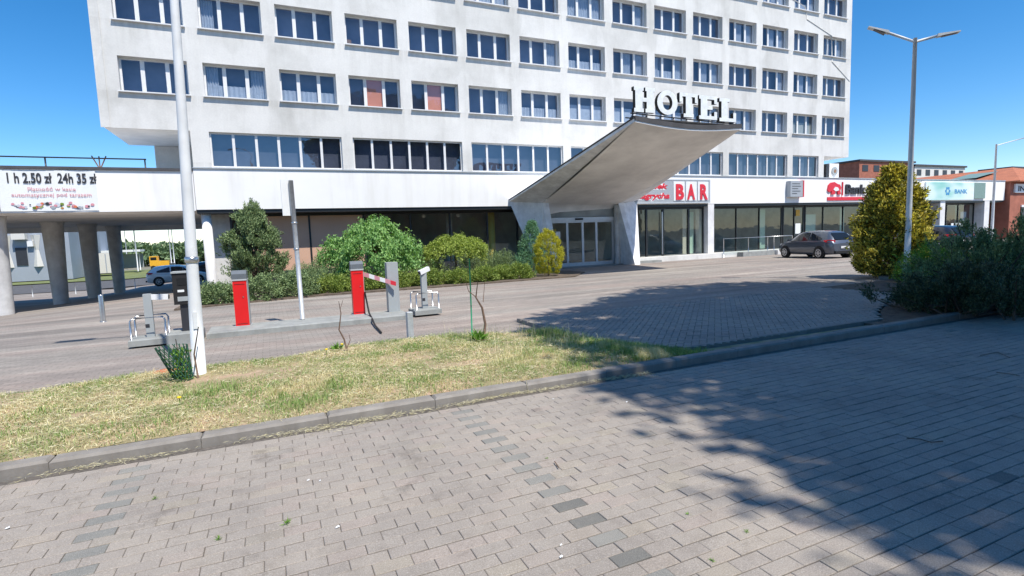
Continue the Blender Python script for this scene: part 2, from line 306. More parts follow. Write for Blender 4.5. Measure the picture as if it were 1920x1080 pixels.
# ------------------------------------------------------------------ helpers
def tag(o, label=None, cat=None, group=None, kind=None):
    if label: o['label'] = label
    if cat: o['category'] = cat
    if group: o['group'] = group
    if kind: o['kind'] = kind
    return o
def empty(name, loc=(0, 0, 0), rz=0., label=None, cat=None, group=None):
    o = bpy.data.objects.new(name, None); o.empty_display_size = .2; o.location = loc; o.rotation_euler = (0, 0, rz)
    C.collection.objects.link(o); return tag(o, label, cat, group)
def link(name, me, parent=None, loc=None, rot=None):
    o = bpy.data.objects.new(name, me); C.collection.objects.link(o)
    if parent: o.parent = parent
    if loc is not None: o.location = loc
    if rot is not None: o.rotation_euler = rot
    return o
def copy_tree(o, parent=None):
    c = o.copy(); C.collection.objects.link(c); c.parent = parent
    for ch in list(o.children): copy_tree(ch, c)
    return c
class MB:
    def __init__(s): s.v = []; s.f = []; s.mi = []; s.m = 0; s.sm = []
    def _a(s, vs, fs, smooth=False):
        b = len(s.v); s.v += [tuple(map(float, p)) for p in vs]
        for f in fs: s.f.append(tuple(b+i for i in f)); s.mi.append(s.m); s.sm.append(smooth)
        return s
    def box(s, x0, x1, y0, y1, z0, z1):
        return s._a([(x0, y0, z0), (x1, y0, z0), (x1, y1, z0), (x0, y1, z0), (x0, y0, z1), (x1, y0, z1), (x1, y1, z1), (x0, y1, z1)],
                    [(0, 3, 2, 1), (4, 5, 6, 7), (0, 1, 5, 4), (1, 2, 6, 5), (2, 3, 7, 6), (3, 0, 4, 7)])
    def cbox(s, x0, x1, y0, y1, z0, z1, c=.01):     # box with chamfered top edge
        return s._a([(x0, y0, z0), (x1, y0, z0), (x1, y1, z0), (x0, y1, z0), (x0, y0, z1-c), (x1, y0, z1-c), (x1, y1, z1-c), (x0, y1, z1-c),
                     (x0+c, y0+c, z1), (x1-c, y0+c, z1), (x1-c, y1-c, z1), (x0+c, y1-c, z1)],
                    [(0, 3, 2, 1), (0, 1, 5, 4), (1, 2, 6, 5), (2, 3, 7, 6), (3, 0, 4, 7), (4, 5, 9, 8), (5, 6, 10, 9), (6, 7, 11, 10), (7, 4, 8, 11), (8, 9, 10, 11)])
    def quad(s, a, b, c, d): return s._a([a, b, c, d], [(0, 1, 2, 3)])
    def poly(s, pts): return s._a(pts, [tuple(range(len(pts)))])
    def prism(s, pts, y0, y1):            # pts in (x,z), extruded along y (front at y0)
        n = len(pts)
        return s._a([(x, y0, z) for x, z in pts]+[(x, y1, z) for x, z in pts],
                    [tuple(range(n)), tuple(range(2*n-1, n-1, -1))]+[(i, i+n, (i+1) % n+n, (i+1) % n) for i in range(n)])
    def prismx(s, pts, x0, x1):           # pts in (y,z)
        n = len(pts)
        return s._a([(x0, y, z) for y, z in pts]+[(x1, y, z) for y, z in pts],
                    [tuple(range(n)), tuple(range(2*n-1, n-1, -1))]+[(i, i+n, (i+1) % n+n, (i+1) % n) for i in range(n)])
    def prismz(s, pts, z0, z1):
        n = len(pts)
        return s._a([(x, y, z0) for x, y in pts]+[(x, y, z1) for x, y in pts],
                    [tuple(range(n-1, -1, -1)), tuple(range(n, 2*n))]+[(i, (i+1) % n, (i+1) % n+n, i+n) for i in range(n)])
    def tube(s, path, r, n=8, caps=True):
        path = [Vector(p) for p in path]; rr = r if isinstance(r, (list, tuple)) else [r]*len(path)
        vs = []; k = len(path); ref = None
        for i, p in enumerate(path):
            d = (path[min(i+1, k-1)]-path[max(i-1, 0)]).normalized()
            if ref is None: ref = Vector((0, 0, 1)) if abs(d.z) < .9 else Vector((1, 0, 0))
            a = d.cross(ref).normalized(); b = d.cross(a).normalized()
            for j in range(n):
                t = 2*math.pi*j/n; vs.append(p+(a*math.cos(t)+b*math.sin(t))*rr[i])
        fs = [(i*n+j, i*n+(j+1) % n, (i+1)*n+(j+1) % n, (i+1)*n+j) for i in range(k-1) for j in range(n)]
        s._a(vs, fs, True)
        if caps: 
            b0 = len(s.v)-len(vs); s.f.append(tuple(b0+j for j in range(n))); s.f.append(tuple(b0+(k-1)*n+j for j in range(n-1, -1, -1))); s.mi += [s.m]*2; s.sm += [False]*2
        return s
    def lathe(s, prof, cx=0, cy=0, n=16, smooth=True):   # prof [(r,z)]
        k = len(prof); vs = [(cx+r*math.cos(2*math.pi*j/n), cy+r*math.sin(2*math.pi*j/n), z) for r, z in prof for j in range(n)]
        fs = [(i*n+j, i*n+(j+1) % n, (i+1)*n+(j+1) % n, (i+1)*n+j) for i in range(k-1) for j in range(n)]
        s._a(vs, fs, smooth)
        b0 = len(s.v)-len(vs); s.f.append(tuple(b0+(k-1)*n+j for j in range(n))); s.mi.append(s.m); s.sm.append(False); return s
    def mesh(s, name, mats):
        me = bpy.data.meshes.new(name); me.from_pydata(s.v, [], s.f)
        if not isinstance(mats, (list, tuple)): mats = [mats]
        for m in mats: me.materials.append(MT[m])
        me.polygons.foreach_set('material_index', s.mi); me.polygons.foreach_set('use_smooth', s.sm); me.update(); return me
    def build(s, name, mats, parent=None, loc=None, rot=None): return link(name, s.mesh(name, mats), parent, loc, rot)
def struct(name, mb, mats, parent=None):
    o = mb.build(name, mats, parent)
    if not parent: o['kind'] = 'structure'
    return o
def text_mesh(txt, size, depth=.02, offset=0., align='LEFT', shear=0.):
    cu = bpy.data.curves.new('lettering', 'FONT'); cu.body = txt; cu.size = size; cu.extrude = depth; cu.offset = offset; cu.align_x = align; cu.shear = shear
    cu.resolution_u = 3
    o = bpy.data.objects.new('lettering', cu); C.collection.objects.link(o)
    dg = bpy.context.evaluated_depsgraph_get(); me = bpy.data.meshes.new_from_object(o.evaluated_get(dg))
    bpy.data.objects.remove(o); return me
def lettering(name, txt, x, y, z, size, mat, parent=None, width=None, depth=.01, offset=0., shear=0., align='LEFT', height=None):
    me = text_mesh(txt, size, depth, offset, align, shear)
    n = len(me.vertices); co = np.empty(n*3); me.vertices.foreach_get('co', co); co = co.reshape(-1, 3)
    if width: co[:, 0] *= width/(co[:, 0].max()-co[:, 0].min())
    if height: co[:, 1] *= height/(co[:, 1].max()-co[:, 1].min())
    me.vertices.foreach_set('co', co.ravel()); me.materials.clear(); me.materials.append(MT[mat])
    return link(name, me, parent, (x, y, z), (R(90), 0, 0))

def leaf_mesh(name, P, D, L, W_, mat, N=None):
    """P base points, D unit directions, L lengths, W_ widths -> diamond leaves as one mesh"""
    n = len(P); r = rng.normal(size=(n, 3)); S = np.cross(D, r); S /= np.linalg.norm(S, axis=1)[:, None]+1e-9
    L = np.broadcast_to(L, n)[:, None]; W_ = np.broadcast_to(W_, n)[:, None]
    V = np.empty((n, 4, 3)); mid = P+D*L*.5
    bow = np.cross(D, S)*L*.12
    V[:, 0] = P; V[:, 1] = mid+S*W_*.5+bow; V[:, 2] = P+D*L; V[:, 3] = mid-S*W_*.5+bow
    me = bpy.data.meshes.new(name); me.vertices.add(n*4); me.vertices.foreach_set('co', V.ravel())
    me.loops.add(n*4); me.loops.foreach_set('vertex_index', np.arange(n*4, dtype=np.int32))
    me.polygons.add(n); me.polygons.foreach_set('loop_start', np.arange(0, n*4, 4, dtype=np.int32)); me.polygons.foreach_set('loop_total', np.full(n, 4, dtype=np.int32))
    me.materials.append(MT[mat]); me.update(calc_edges=True); return me
def unit(v): return v/(np.linalg.norm(v, axis=1)[:, None]+1e-9)
def sphere_dirs(n): return unit(rng.normal(size=(n, 3)))
def twig_leaves(TC, TD, tl, nl, leaf, wid, spread=.6, jitter=.03, lvar=.35):
    """leaves along twigs: TC centres, TD directions, tl twig length, nl leaves per twig"""
    n = len(TC); t = rng.random((n, nl)); P = TC[:, None, :]+TD[:, None, :]*(t[..., None]*tl)+rng.normal(size=(n, nl, 3))*jitter
    D = TD[:, None, :]+rng.normal(size=(n, nl, 3))*spread
    P = P.reshape(-1, 3); D = unit(D.reshape(-1, 3)); L = leaf*(1+rng.uniform(-lvar, lvar, len(P))); return P, D, L, np.full(len(P), wid)*(.7+.6*rng.random(len(P)))

# ------------------------------------------------------------------ ground
def grid_sheet(name, xs, ys, zf, mat, kind='structure', parent=None):
    xs = np.asarray(xs, float); ys = np.asarray(ys, float); X, Y = np.meshgrid(xs, ys); Z = zf(X, Y)
    v = np.stack([X, Y, Z], -1).reshape(-1, 3); nx, ny = len(xs), len(ys)
    f = [(j*nx+i, j*nx+i+1, (j+1)*nx+i+1, (j+1)*nx+i) for j in range(ny-1) for i in range(nx-1)]
    me = bpy.data.meshes.new(name); me.from_pydata(v.tolist(), [], f); me.materials.append(MT[mat])
    for p in me.polygons: p.use_smooth = True
    o = link(name, me, parent)
    if kind and not parent: o['kind'] = kind
    return o
xs = np.concatenate([[-1500, -600, -250, -120, -80], np.arange(-60, 90, 2.), [110, 150, 250, 600, 1500]])
ys = np.concatenate([[-1500, -500, -200, -100, -60, -30, -10, 0, 4], np.arange(8, 60, 2.), [60, 70, 80, 100, 150, 300, 700, 1500]])
grid_sheet('ground', xs, ys, lambda X, Y: gz(X, Y)-.08, 'far_ground')
drive = grid_sheet('driveway', np.arange(-44, 84.1, 2.), np.concatenate([[8.1, 9, 10], np.arange(11, 57.1, 1.5)]), lambda X, Y: gz(X, Y), 'pavers')
grid_sheet('road', np.arange(-90, 40.1, 5.), [57.2, 60, 64, 68, 72], lambda X, Y: gz(X, Y)-.03, 'asphalt')
grid_sheet('verge', np.arange(-100, 40.1, 5.), [72.2, 76, 82, 90, 100], lambda X, Y: gz(X, Y)+.05+0*X, 'far_grass')

# parking lot with real bricks
lot = struct('parking_lot', MB().box(-9, 30, -30, 4.97, -.06, -.006), 'mortar')
def seen(x, y, margin=.15):
    d = Vector((x, y, -1.65)); cx_, cy_, cz_ = d.dot(right), d.dot(up), -d.dot(back)
    if cz_ <= .1: return None
    u = cx_/cz_*1007/960; v = cy_/cz_*1007/540
    return cz_ if abs(u) < 1+margin and abs(v) < 1+margin*1.4 else None
bm_mesh = MB().cbox(-.0984, .0984, -.0470, .0470, -.03, 0, .003).mesh('brick', 'brick')
bmw_mesh = MB().cbox(-.0984, .0984, -.0470, .0470, -.03, 0, .003).mesh('worn_brick', 'brick_worn')
bmd_mesh = MB().cbox(-.0984, .0984, -.0470, .0470, -.03, 0, .003).mesh('dark_brick', 'brick_dark')
cells = []
for j in range(-28, 30):
    y = 2.1335-.1*j
    if y < .55 or y > 4.93: continue
    for i in range(-70, 40):
        x = 1.56-.2*i+(.1 if j % 2 else 0)
        if x < -4 or x > 15: continue
        d = seen(x, y)
        if d is None: continue
        k = (x-1.56)/2.55; dark = abs(x-1.56-round(k)*2.55) < .055 and j % 2 == 0 or (abs((x-1.56)-round(k)*2.55) < .06 and j % 2 == 0)
        if round(k) == -1: dark = abs(x+.99) < .11 and j % 2 == 0
        
        if dark and (y > 2.75 or x < 0 or rng.random() < .25): dark = 2
        if dark and round(k) not in (0, -1) and rng.random() < .75: dark = False
        cells.append((d, x, y, int(dark)))
cells.sort()
for n_, (d, x, y, dark) in enumerate(cells[:290]):
    o = link('brick', (bm_mesh, bmd_mesh, bmw_mesh)[dark], lot, (x, y, rng.uniform(-.003, .002)), (rng.normal()*.006, rng.normal()*.006, rng.normal()*.006))
mb = MB(); 
for (d, x, y, dark) in cells[290:]:
    mb.m = dark; z = rng.uniform(-.003, .002); a = rng.normal(size=2)*.0012
    mb.cbox(x-.0984+a[0], x+.0984+a[0], y-.0470+a[1], y+.0470+a[1], -.03, z, .003)
o = mb.build('brick_field', ['brick', 'brick_dark', 'brick_worn'], lot); o['kind'] = 'stuff'
# plain paver sheet beyond the modelled bricks (behind and beside the camera)
struct('lot_paving', MB().box(-9, -4.1, -30, 4.95, -.011, 0).box(15.2, 30, -30, 4.95, -.011, 0).box(-4.1, 15.2, -30, .5, -.011, 0), 'pavers', lot)

# kerb: single stones
kerb = empty('kerb', (0, 5, 0)); kerb['kind'] = 'structure'
struct('kerb_bed', MB().box(-9, 20, 5.01, 5.15, -.2, .02), 'kerb', kerb).location = (0, -5, 0)
for i in range(-6, 20):
    x0 = 3.38+i*1.0-.005; c = .012
    me = MB().cbox(.001, .997, 0, .15, -.1, .088+rng.uniform(-.004, .004), .02).mesh('kerb_stone', 'kerb')
    link('kerb_stone', me, kerb, (x0, rng.uniform(-.004, .004), 0), (0, 0, rng.normal()*.003))

# grass strip soil
def strip_edge(x):       # far edge of the planted strip
    return np.interp(x, [-9, -3, -1.4, 0, 1, 2, 3.1, 4.0, 4.3, 5.0, 9], [7.75, 7.85, 7.95, 8.05, 8.35, 8.3, 8.1, 7.75, 6.45, 5.5, 5.4])
def soil_z(X, Y):
    e = strip_edge(X); t = np.clip((e-Y)/.25, 0, 1); u = np.clip((Y-5.15)/.3, 0, 1)
    g_ = 1-ss(3.9, 4.9, X)
    return .02+(.058*t+.035*u*t)*g_+.02*np.sin(X*2.3+1)*np.sin(Y*3.1)*t*g_
sx = np.arange(-9, 9.01, .1); rows = []
v = []; nx = len(sx); ny = 24
for j in range(ny):
    for x in sx:
        e = float(strip_edge(x)); y = 5.15+(e-5.15)*j/(ny-1); v.append((x, y, float(soil_z(x, y)) if j < ny-1 else -.01))
me = bpy.data.meshes.new('planting_strip'); me.from_pydata(v, [], [(j*nx+i, j*nx+i+1, (j+1)*nx+i+1, (j+1)*nx+i) for j in range(ny-1) for i in range(nx-1)])
me.materials.append(MT['soil']); link('planting_strip', me)['kind'] = 'structure'
# narrow bare bed between kerb and slab
struct('bare_bed', MB().prismz([(8.6, 5.15), (20, 5.15), (20, 9.2), (12.65, 9.2), (12.65, 7.3), (10.0, 6.05), (9.05, 5.45), (8.6, 5.45)], -.02, .045), 'dirt')

# herringbone slab area to the right of the grass strip
slab_poly = [(5.0, 5.56), (9.0, 5.50), (10.0, 6.1), (12.6, 7.3), (12.6, 9.2), (4.25, 9.2), (4.2, 6.5)]
slab = struct('paved_apron', MB().prismz([(x, y) for x, y in slab_poly], -.08, .052), 'mortar')
def inside(x, y, poly, sh=.05):
    c = False; n = len(poly)
    for i in range(n):
        x1, y1 = poly[i]; x2, y2 = poly[(i+1) % n]
        if (y1 > y) != (y2 > y) and x < (x2-x1)*(y-y1)/(y2-y1)+x1: c = not c
    return c
mb = MB()
def herring():
    out = []; s = .1
    for i in range(-90, 90):
        for j in range(-90, 90):
            if (i+j) % 4 == 0: out.append((i*s, j*s, 0))          # horizontal  cells (i,j),(i+1,j)
            if (i+j) % 4 == 2: out.append((i*s, j*s, 1))          # vertical cells (i,j),(i,j+1) 
    return out
ca, sa = math.cos(R(45)), math.sin(R(45)); apc = []
for (px, py, o_) in herring():
    w2, h2 = (.2, .1) if o_ == 0 else (.1, .2)
    if o_ == 1: px, py = px, py
    cxx, cyy = px+w2/2, py+h2/2
    X = 7+cxx*ca-cyy*sa; Y = 7.3+cxx*sa+cyy*ca
    if not inside(X, Y, slab_poly): continue
    z = .064+rng.uniform(-.002, .002); hw, hh = w2/2-.003, h2/2-.003; c = .004
    base = [(-hw, -hh), (hw, -hh), (hw, hh), (-hw, hh)]
    rot = lambda p, z_: (X+p[0]*ca-p[1]*sa, Y+p[0]*sa+p[1]*ca, z_)
    mb._a([rot(p, .05) for p in base]+[rot(p, z-c) for p in base]+[rot((p[0]*.93, p[1]*.93), z) for p in base],
          [(0, 1, 5, 4), (1, 2, 6, 5), (2, 3, 7, 6), (3, 0, 4, 7), (4, 5, 9, 8), (5, 6, 10, 9), (6, 7, 11, 10), (7, 4, 8, 11), (8, 9, 10, 11)])
o = mb.build('paving_brick_field', 'brick', slab); o['kind'] = 'stuff'
e = MB(); pe = [(4.2, 9.2), (4.18, 6.5), (4.98, 5.52), (9.0, 5.46)]
for a, b in zip(pe, pe[1:]):
    d = (Vector(b)-Vector(a)).normalized()*.0; n_ = Vector((-(b[1]-a[1]), b[0]-a[0])).normalized()*.05
    e.prismz([(a[0], a[1]), (b[0], b[1]), (b[0]+n_.x*0-0, b[1]+0.05 if abs(b[1]-a[1]) < .2 else b[1]), (a[0]+(0.05 if a[0] < 4.5 else 0), a[1]+(.05 if a[1] < 6 else 0))], -.08, .068)
e.build('edging_strip', 'kerb', slab)
struct('driveway_seam', MB().box(8.3, 20, 9.22, 9.3, -.02, .012), 'kerb', drive)

# ------------------------------------------------------------------ hotel building
YF = 27.0
hotel = empty('hotel_building', (17, 33, G(17, 27)), 0, 'long white multi-storey hotel block with rows of recessed windows above a white shop-front band', 'building')
HO = Vector(hotel.location)
def HB(mb, name, mats, parent=None):          # build in world coordinates, parent under the hotel
    if parent is None: parent = hotel
    o = mb.build(name, mats, parent); 
    off = Vector((0, 0, 0)); p = parent
    while p: off += p.location; p = p.parent
    o.location = -off; return o
P0, DX, WW = -5.03, 3.0145, 2.44
SILL, FL, WH = 8.05, 2.805, 1.40
NF, NB = 6, 15
DEP = .34
XL, XR, ZB, ZT = -5.71, 40.2, 6.57, 8.05+2.805*6-.2
holes = []
for f in range(NF):
    for b in range(NB): holes.append((P0+DX*b, P0+DX*b+WW, SILL+FL*f, SILL+FL*f+WH))
def wall_with_holes(mb, x0, x1, z0, z1, holes, y, dep):
    hs = sorted({(h[2], h[3]) for h in holes}); zc = z0
    for (a, b) in hs:
        mb.quad((x0, y, zc), (x1, y, zc), (x1, y, a), (x0, y, a))
        row = sorted(h for h in holes if h[2] == a); xc = x0
        for h in row:
            if h[0] > xc+1e-4: mb.quad((xc, y, a), (h[0], y, a), (h[0], y, b), (xc, y, b))
            xc = h[1]
            mb.quad((h[0], y, a), (h[1], y, a), (h[1], y+dep, a), (h[0], y+dep, a))
            mb.quad((h[0], y+dep, b), (h[1], y+dep, b), (h[1], y, b), (h[0], y, b))
            mb.quad((h[0], y, a), (h[0], y+dep, a), (h[0], y+dep, b), (h[0], y, b))
            mb.quad((h[1], y, b), (h[1], y+dep, b), (h[1], y+dep, a), (h[1], y, a))
        if x1 > xc+1e-4: mb.quad((xc, y, a), (x1, y, a), (x1, y, b), (xc, y, b))
        zc = b
    mb.quad((x0, y, zc), (x1, y, zc), (x1, y, z1), (x0, y, z1))
mb = MB(); wall_with_holes(mb, XL, XR, ZB, ZT, holes, YF, DEP)
mb.quad((XL, YF, ZB), (XL, YF, ZT), (XL, 31.3, ZT), (XL, 31.3, ZB))
mb.quad((XR, YF, ZB), (XR, 39, ZB), (XR, 39, ZT), (XR, YF, ZT))
mb.quad((XL, YF, ZT), (XR, YF, ZT), (XR, 39, ZT), (XL, 39, ZT))
mb.quad((-4.7, 31.3, ZB), (-4.7, 31.3, ZT), (-4.7, 39, ZT), (-4.7, 39, ZB))
mb.quad((XL, 31.3, ZB), (XL, 31.3, ZT), (-4.7, 31.3, ZT), (-4.7, 31.3, ZB))
mb.quad((-4.7, 39, ZB), (-4.7, 39, ZT), (XR, 39, ZT), (XR, 39, ZB))
HB(mb, 'tower_wall', 'render')
mb = MB()      # recessed corner strip lines at the left end
mb.box(XL-.10, XL+.22, YF-.035, YF-.002, ZB+.0, ZT)
HB(mb, 'corner_strip', 'render')
mb = MB()
mb.poly([(XL, YF, ZB-.001), (XL, 31.3, ZB-.001), (-2.7, 31.3, ZB-.001), (-2.7, YF, ZB-.001)])
HB(mb, 'tower_soffit', 'soffit'); mb = MB()
mb.poly([(37.47, YF, ZB-.001), (37.47, 39, ZB-.001), (XR, 39, ZB-.001), (XR, YF, ZB-.001)])
HB(mb, 'tower_soffit', 'soffit')
# decorative raised line seen high on the right
mb = MB(); pts = [(24.2, 17.55), (25.2, 17.2), (28.6, 17.45), (29.6, 18.3), (31.0, 18.1), (33.2, 17.25), (35.2, 16.7), (35.4, 15.9), (38.0, 15.1), (38.1, 13.3), (40.1, 12.1)]
for a, b in zip(pts, pts[1:]):
    mb.tube([(a[0], YF-.01, a[1]), (b[0], YF-.01, b[1])], .035, 4)
HB(mb, 'facade_cable', 'render')

# windows ------------------------------------------------------
def frame_mesh(w_, h_, fr, mull, mw, name, mats='frame_white', d=.07, bottom=None):
    m = MB(); bt = fr if bottom is None else bottom
    m.box(0, fr, 0, d, 0, h_).box(w_-fr, w_, 0, d, 0, h_).box(fr, w_-fr, .002, d, 0, bt).box(fr, w_-fr, .002, d, h_-fr, h_)
    for c in mull: m.box(c-mw/2, c+mw/2, .001, d, bt, h_-fr)
    return m.mesh(name, mats)
m1, m2 = WW*.325, WW*.69
win_me = frame_mesh(WW, WH, .075, [m1, m2], .15, 'window')
sill_me = MB().box(-.06, WW+.06, -DEP-.05, .0, -.045, .0).mesh('window_sill', 'frame_white')
def pane_me(x0, x1, z0, z1, mat): return MB().quad((x0, .035, z0), (x1, .035, z0), (x1, .035, z1), (x0, .035, z1)).mesh('pane', mat)
panes = [pane_me(.075, m1-.075, .075, WH-.075, 'glass_tower'), pane_me(m1+.075, m2-.075, .075, WH-.075, 'glass_tower'), pane_me(m2+.075, WW-.075, .075, WH-.075, 'glass_tower')]
back_me = MB().quad((0, .45, 0), (WW, .45, 0), (WW, .45, WH), (0, .45, WH)).quad((0, .07, 0), (WW, .07, 0), (WW, .45, 0), (0, .45, 0)).quad((0, .07, WH), (0, .45, WH), (WW, .45, WH), (WW, .07, WH)).quad((0, .07, 0), (0, .45, 0), (0, .45, WH), (0, .07, WH)).quad((WW, .07, 0), (WW, .07, WH), (WW, .45, WH), (WW, .45, 0)).mesh('room', 'room_dark')
def curtain_mesh(x0, x1, z0, z1, mat, folds=9, amp=.03, scallop=0.):
    m = MB(); n = folds*4
    for i in range(n):
        xa, xb = x0+(x1-x0)*i/n, x0+(x1-x0)*(i+1)/n
        ya, yb = .15+amp*math.sin(i*math.pi/2), .15+amp*math.sin((i+1)*math.pi/2)
        za = z0+scallop*abs(math.sin(i*math.pi*2/n*1.5)); zb = z0+scallop*abs(math.sin((i+1)*math.pi*2/n*1.5))
        m.quad((xa, ya, za), (xb, yb, zb), (xb, yb, z1), (xa, ya, z1))
    return m.mesh('curtain', mat)
m_net_full = curtain_mesh(.03, WW-.03, .03, WH-.06, 'curtain_white', 14, .03)
m_net_low = curtain_mesh(.03, WW-.03, .03, WH*.42, 'curtain_white', 12, .03, .0)
m_net_sides = MB()
m_side_l = curtain_mesh(.03, .55, .03, WH-.06, 'curtain_white', 5, .03)
m_side_r = curtain_mesh(WW-.6, WW-.03, .03, WH-.06, 'curtain_white', 5, .03)
m_side_mid = curtain_mesh(m1+.1, m2-.2, .03, WH-.06, 'curtain_white', 5, .03)
m_blind_low = MB().quad((.03, .13, .03), (WW-.03, .13, .03), (WW-.03, .13, WH*.62), (.03, .13, WH*.62)).mesh('blind', 'curtain_cream')
m_blind_blue = MB().quad((.03, .13, .03), (WW-.03, .13, .03), (WW-.03, .13, WH*.66), (.03, .13, WH*.66)).mesh('blind', 'curtain_white')
m_orange = MB().quad((m1+.07, .10, .05), (m2-.07, .10, .05), (m2-.07, .10, WH-.07), (m1+.07, .10, WH-.07)).mesh('blind', 'orange_screen')
m_box = MB().box(.1, .3, .12, .3, .05, .35).mesh('box_on_sill', 'wood')
spec = {(0, 1): 'sides', (0, 2): 'low', (0, 3): 'orange', (0, 4): 'orange', (0, 7): 'blue', (0, 8): 'blue', (0, 9): 'blue', (0, 12): 'right', (0, 13): 'cream', (0, 14): 'none', (0, 0): 'none', (0, 5): 'cream2',
        (1, 0): 'none', (1, 1): 'left', (1, 2): 'none', (1, 3): 'box', (1, 4): 'none', (1, 5): 'none', (1, 6): 'right', (1, 7): 'low', (1, 8): 'mid', (1, 9): 'sides', (1, 10): 'mid', (1, 11): 'none', (1, 12): 'right', (1, 13): 'mid', (1, 14): 'none'}
for f in range(NF):
    for b in range(NB):
        if f == 5 and b < 8: continue
        win = link('window', win_me, hotel, Vector((P0+DX*b, YF+DEP-.08, SILL+FL*f))-HO)
        for p in panes: link('pane', p, win)
        link('window_sill', sill_me, win); link('room', back_me, win)
        s = spec.get((f, b)) or random.choice(['none', 'none', 'sides', 'right', 'left', 'low', 'mid', 'full', 'full'] if b > 5 else ['none', 'none', 'none', 'left', 'low'])
        add = {'none': [], 'sides': [m_side_l, m_side_r, m_net_low], 'low': [m_net_low], 'orange': [m_orange], 'blue': [m_blind_blue], 'cream': [m_blind_low], 'cream2': [m_side_r], 'left': [m_side_l], 'right': [m_side_r], 'mid': [m_side_mid, m_side_r], 'full': [m_net_full], 'box': [m_box]}[s]
        for a in add: link(a.name.split('.')[0], a, win)

# storey of long windows
ZL0, ZL1 = 5.05, 6.60
longs = []
for k in range(6): longs.append((-2.0+6.03*k, -2.0+6.03*k+5.52, 6))
longs.append((34.2, 36.9, 3))
mb = MB(); lh = [(a, b, ZL0, ZL1-.04) for a, b, n in longs]
wall_with_holes(mb, -2.7, 37.47, 4.98, ZB, lh, YF, .22)
mb.quad((-2.7, YF, 4.98), (-2.7, YF, ZB), (-2.7, 39, ZB), (-2.7, 39, 4.98))
mb.quad((37.47, YF, 4.98), (37.47, 39, 4.98), (37.47, 39, ZB), (37.47, YF, ZB))
HB(mb, 'lower_storey_wall', 'render')
HB(MB().box(-4.7, -2.72, 31.32, 39, 5.0, ZB-.01), 'stair_wall', 'render')
for a, b, n in longs:
    W_ = b-a; H_ = ZL1-.04-ZL0; mul = [W_*i/n for i in range(1, n)]
    key = 'long_window'
    win = link('long_window', frame_mesh(W_, H_, .07, mul, .11, key), hotel, Vector((a, YF+.13, ZL0))-HO)
    edges = [0]+mul+[W_]
    for i in range(n):
        link('pane', MB().quad((edges[i]+.05, .035, .07), (edges[i+1]-.05, .035, .07), (edges[i+1]-.05, .035, H_-.07), (edges[i]+.05, .035, H_-.07)).mesh('pane', 'glass_long'), win)
    link('room', MB().quad((0, .3, 0), (W_, .3, 0), (W_, .3, H_), (0, .3, H_)).quad((0, .08, 0), (W_, .08, 0), (W_, .3, 0), (0, .3, 0)).quad((0, .08, H_), (0, .3, H_), (W_, .3, H_), (W_, .08, H_)).mesh('room', 'room_dark'), win)
    if a > 27:
        for q in (1.0, 2.8, 4.2):
            if q < W_-.6: link('curtain', curtain_mesh(q, q+.5, .05, H_-.05, 'curtain_white', 4), win)

# band (white fascia) and terrace
BZ0, BZ1 = 3.22, 4.98
mb = MB(); mb.box(-2.72, 62.2, YF-.06, 39.5, BZ0, BZ1-.0)
band = HB(mb, 'fascia_band', 'band')
HB(MB().box(-2.72, 62.2, YF-.12, YF+.3, BZ1+.002, BZ1+.05), 'ledge_flashing', 'galv')
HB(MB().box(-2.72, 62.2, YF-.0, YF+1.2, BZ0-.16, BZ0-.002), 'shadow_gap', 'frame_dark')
# terrace on columns at left
terr = empty('terrace', (-12, 30, G(-12, 30)), 0, 'raised white terrace slab on tapered concrete columns left of the hotel', 'terrace')
TO = Vector(terr.location)
mb = MB(); mb.box(-44, -2.74, YF-.05, 42, 3.18, 4.86).box(-44, -2.74, 41.5, 41.98, 2.80, 3.179)
o = mb.build('terrace_slab', 'band', terr); o.location = -TO
mb = MB(); mb.box(-44, -2.74, YF-.12, YF+.2, 4.862, 4.97); o = mb.build('edge_flashing', 'roof_dark', terr); o.location = -TO
mb = MB(); mb.box(-44, -2.75, YF+.3, 41.49, 3.12, 3.178); o = mb.build('terrace_soffit', 'soffit', terr); o.location = -TO
for (cx_, cy_, r0, r1) in [(-9.9, 28.0, .32, .40), (-9.75, 34.0, .30, .44), (-9.33, 38.0, .32, .42), (-8.8, 41.2, .29, .38), (-21, 28, .32, .4), (-21, 34, .3, .44), (-21, 40, .3, .44), (-33, 28, .32, .4), (-33, 40, .3, .44)]:
    z0 = G(cx_, cy_)-.1
    MB().lathe([(r0, z0), (r0+.01, z0+.1), (r1, 2.9), (r1+.06, 3.13)], 0, 0, 20).build('column', 'column_concrete', terr, Vector((cx_, cy_, 0))-TO)
rail = empty('terrace_railing', (-9, 27, 4.97), 0, 'thin dark metal railing along the terrace roof edge', 'railing')
RO = Vector(rail.location)
mb = MB(); mb.tube([(-44, YF+.1, 5.36), (-4.4, YF+.1, 5.34)], .03, 6); o = mb.build('top_rail', 'dark_paint', rail); o.location = -RO
for x in (-40, -34, -28, -22, -16, -11.9, -7.75, -4.45):
    o = MB().tube([(0, 0, 4.97), (0, 0, 5.36)], .03, 6).build('rail_post', 'dark_paint', rail, Vector((x, YF+.1, 0))-RO)
mb = MB()
for dx in (-.12, 0, .12): mb.tube([(-6.0+dx*.3, YF+.05, 4.97), (-6.0+dx*2, YF+.05, 5.42+.1*abs(dx))], .025, 5)
o = mb.build('rusty_bracket', 'deadwood', rail); o.location = -RO

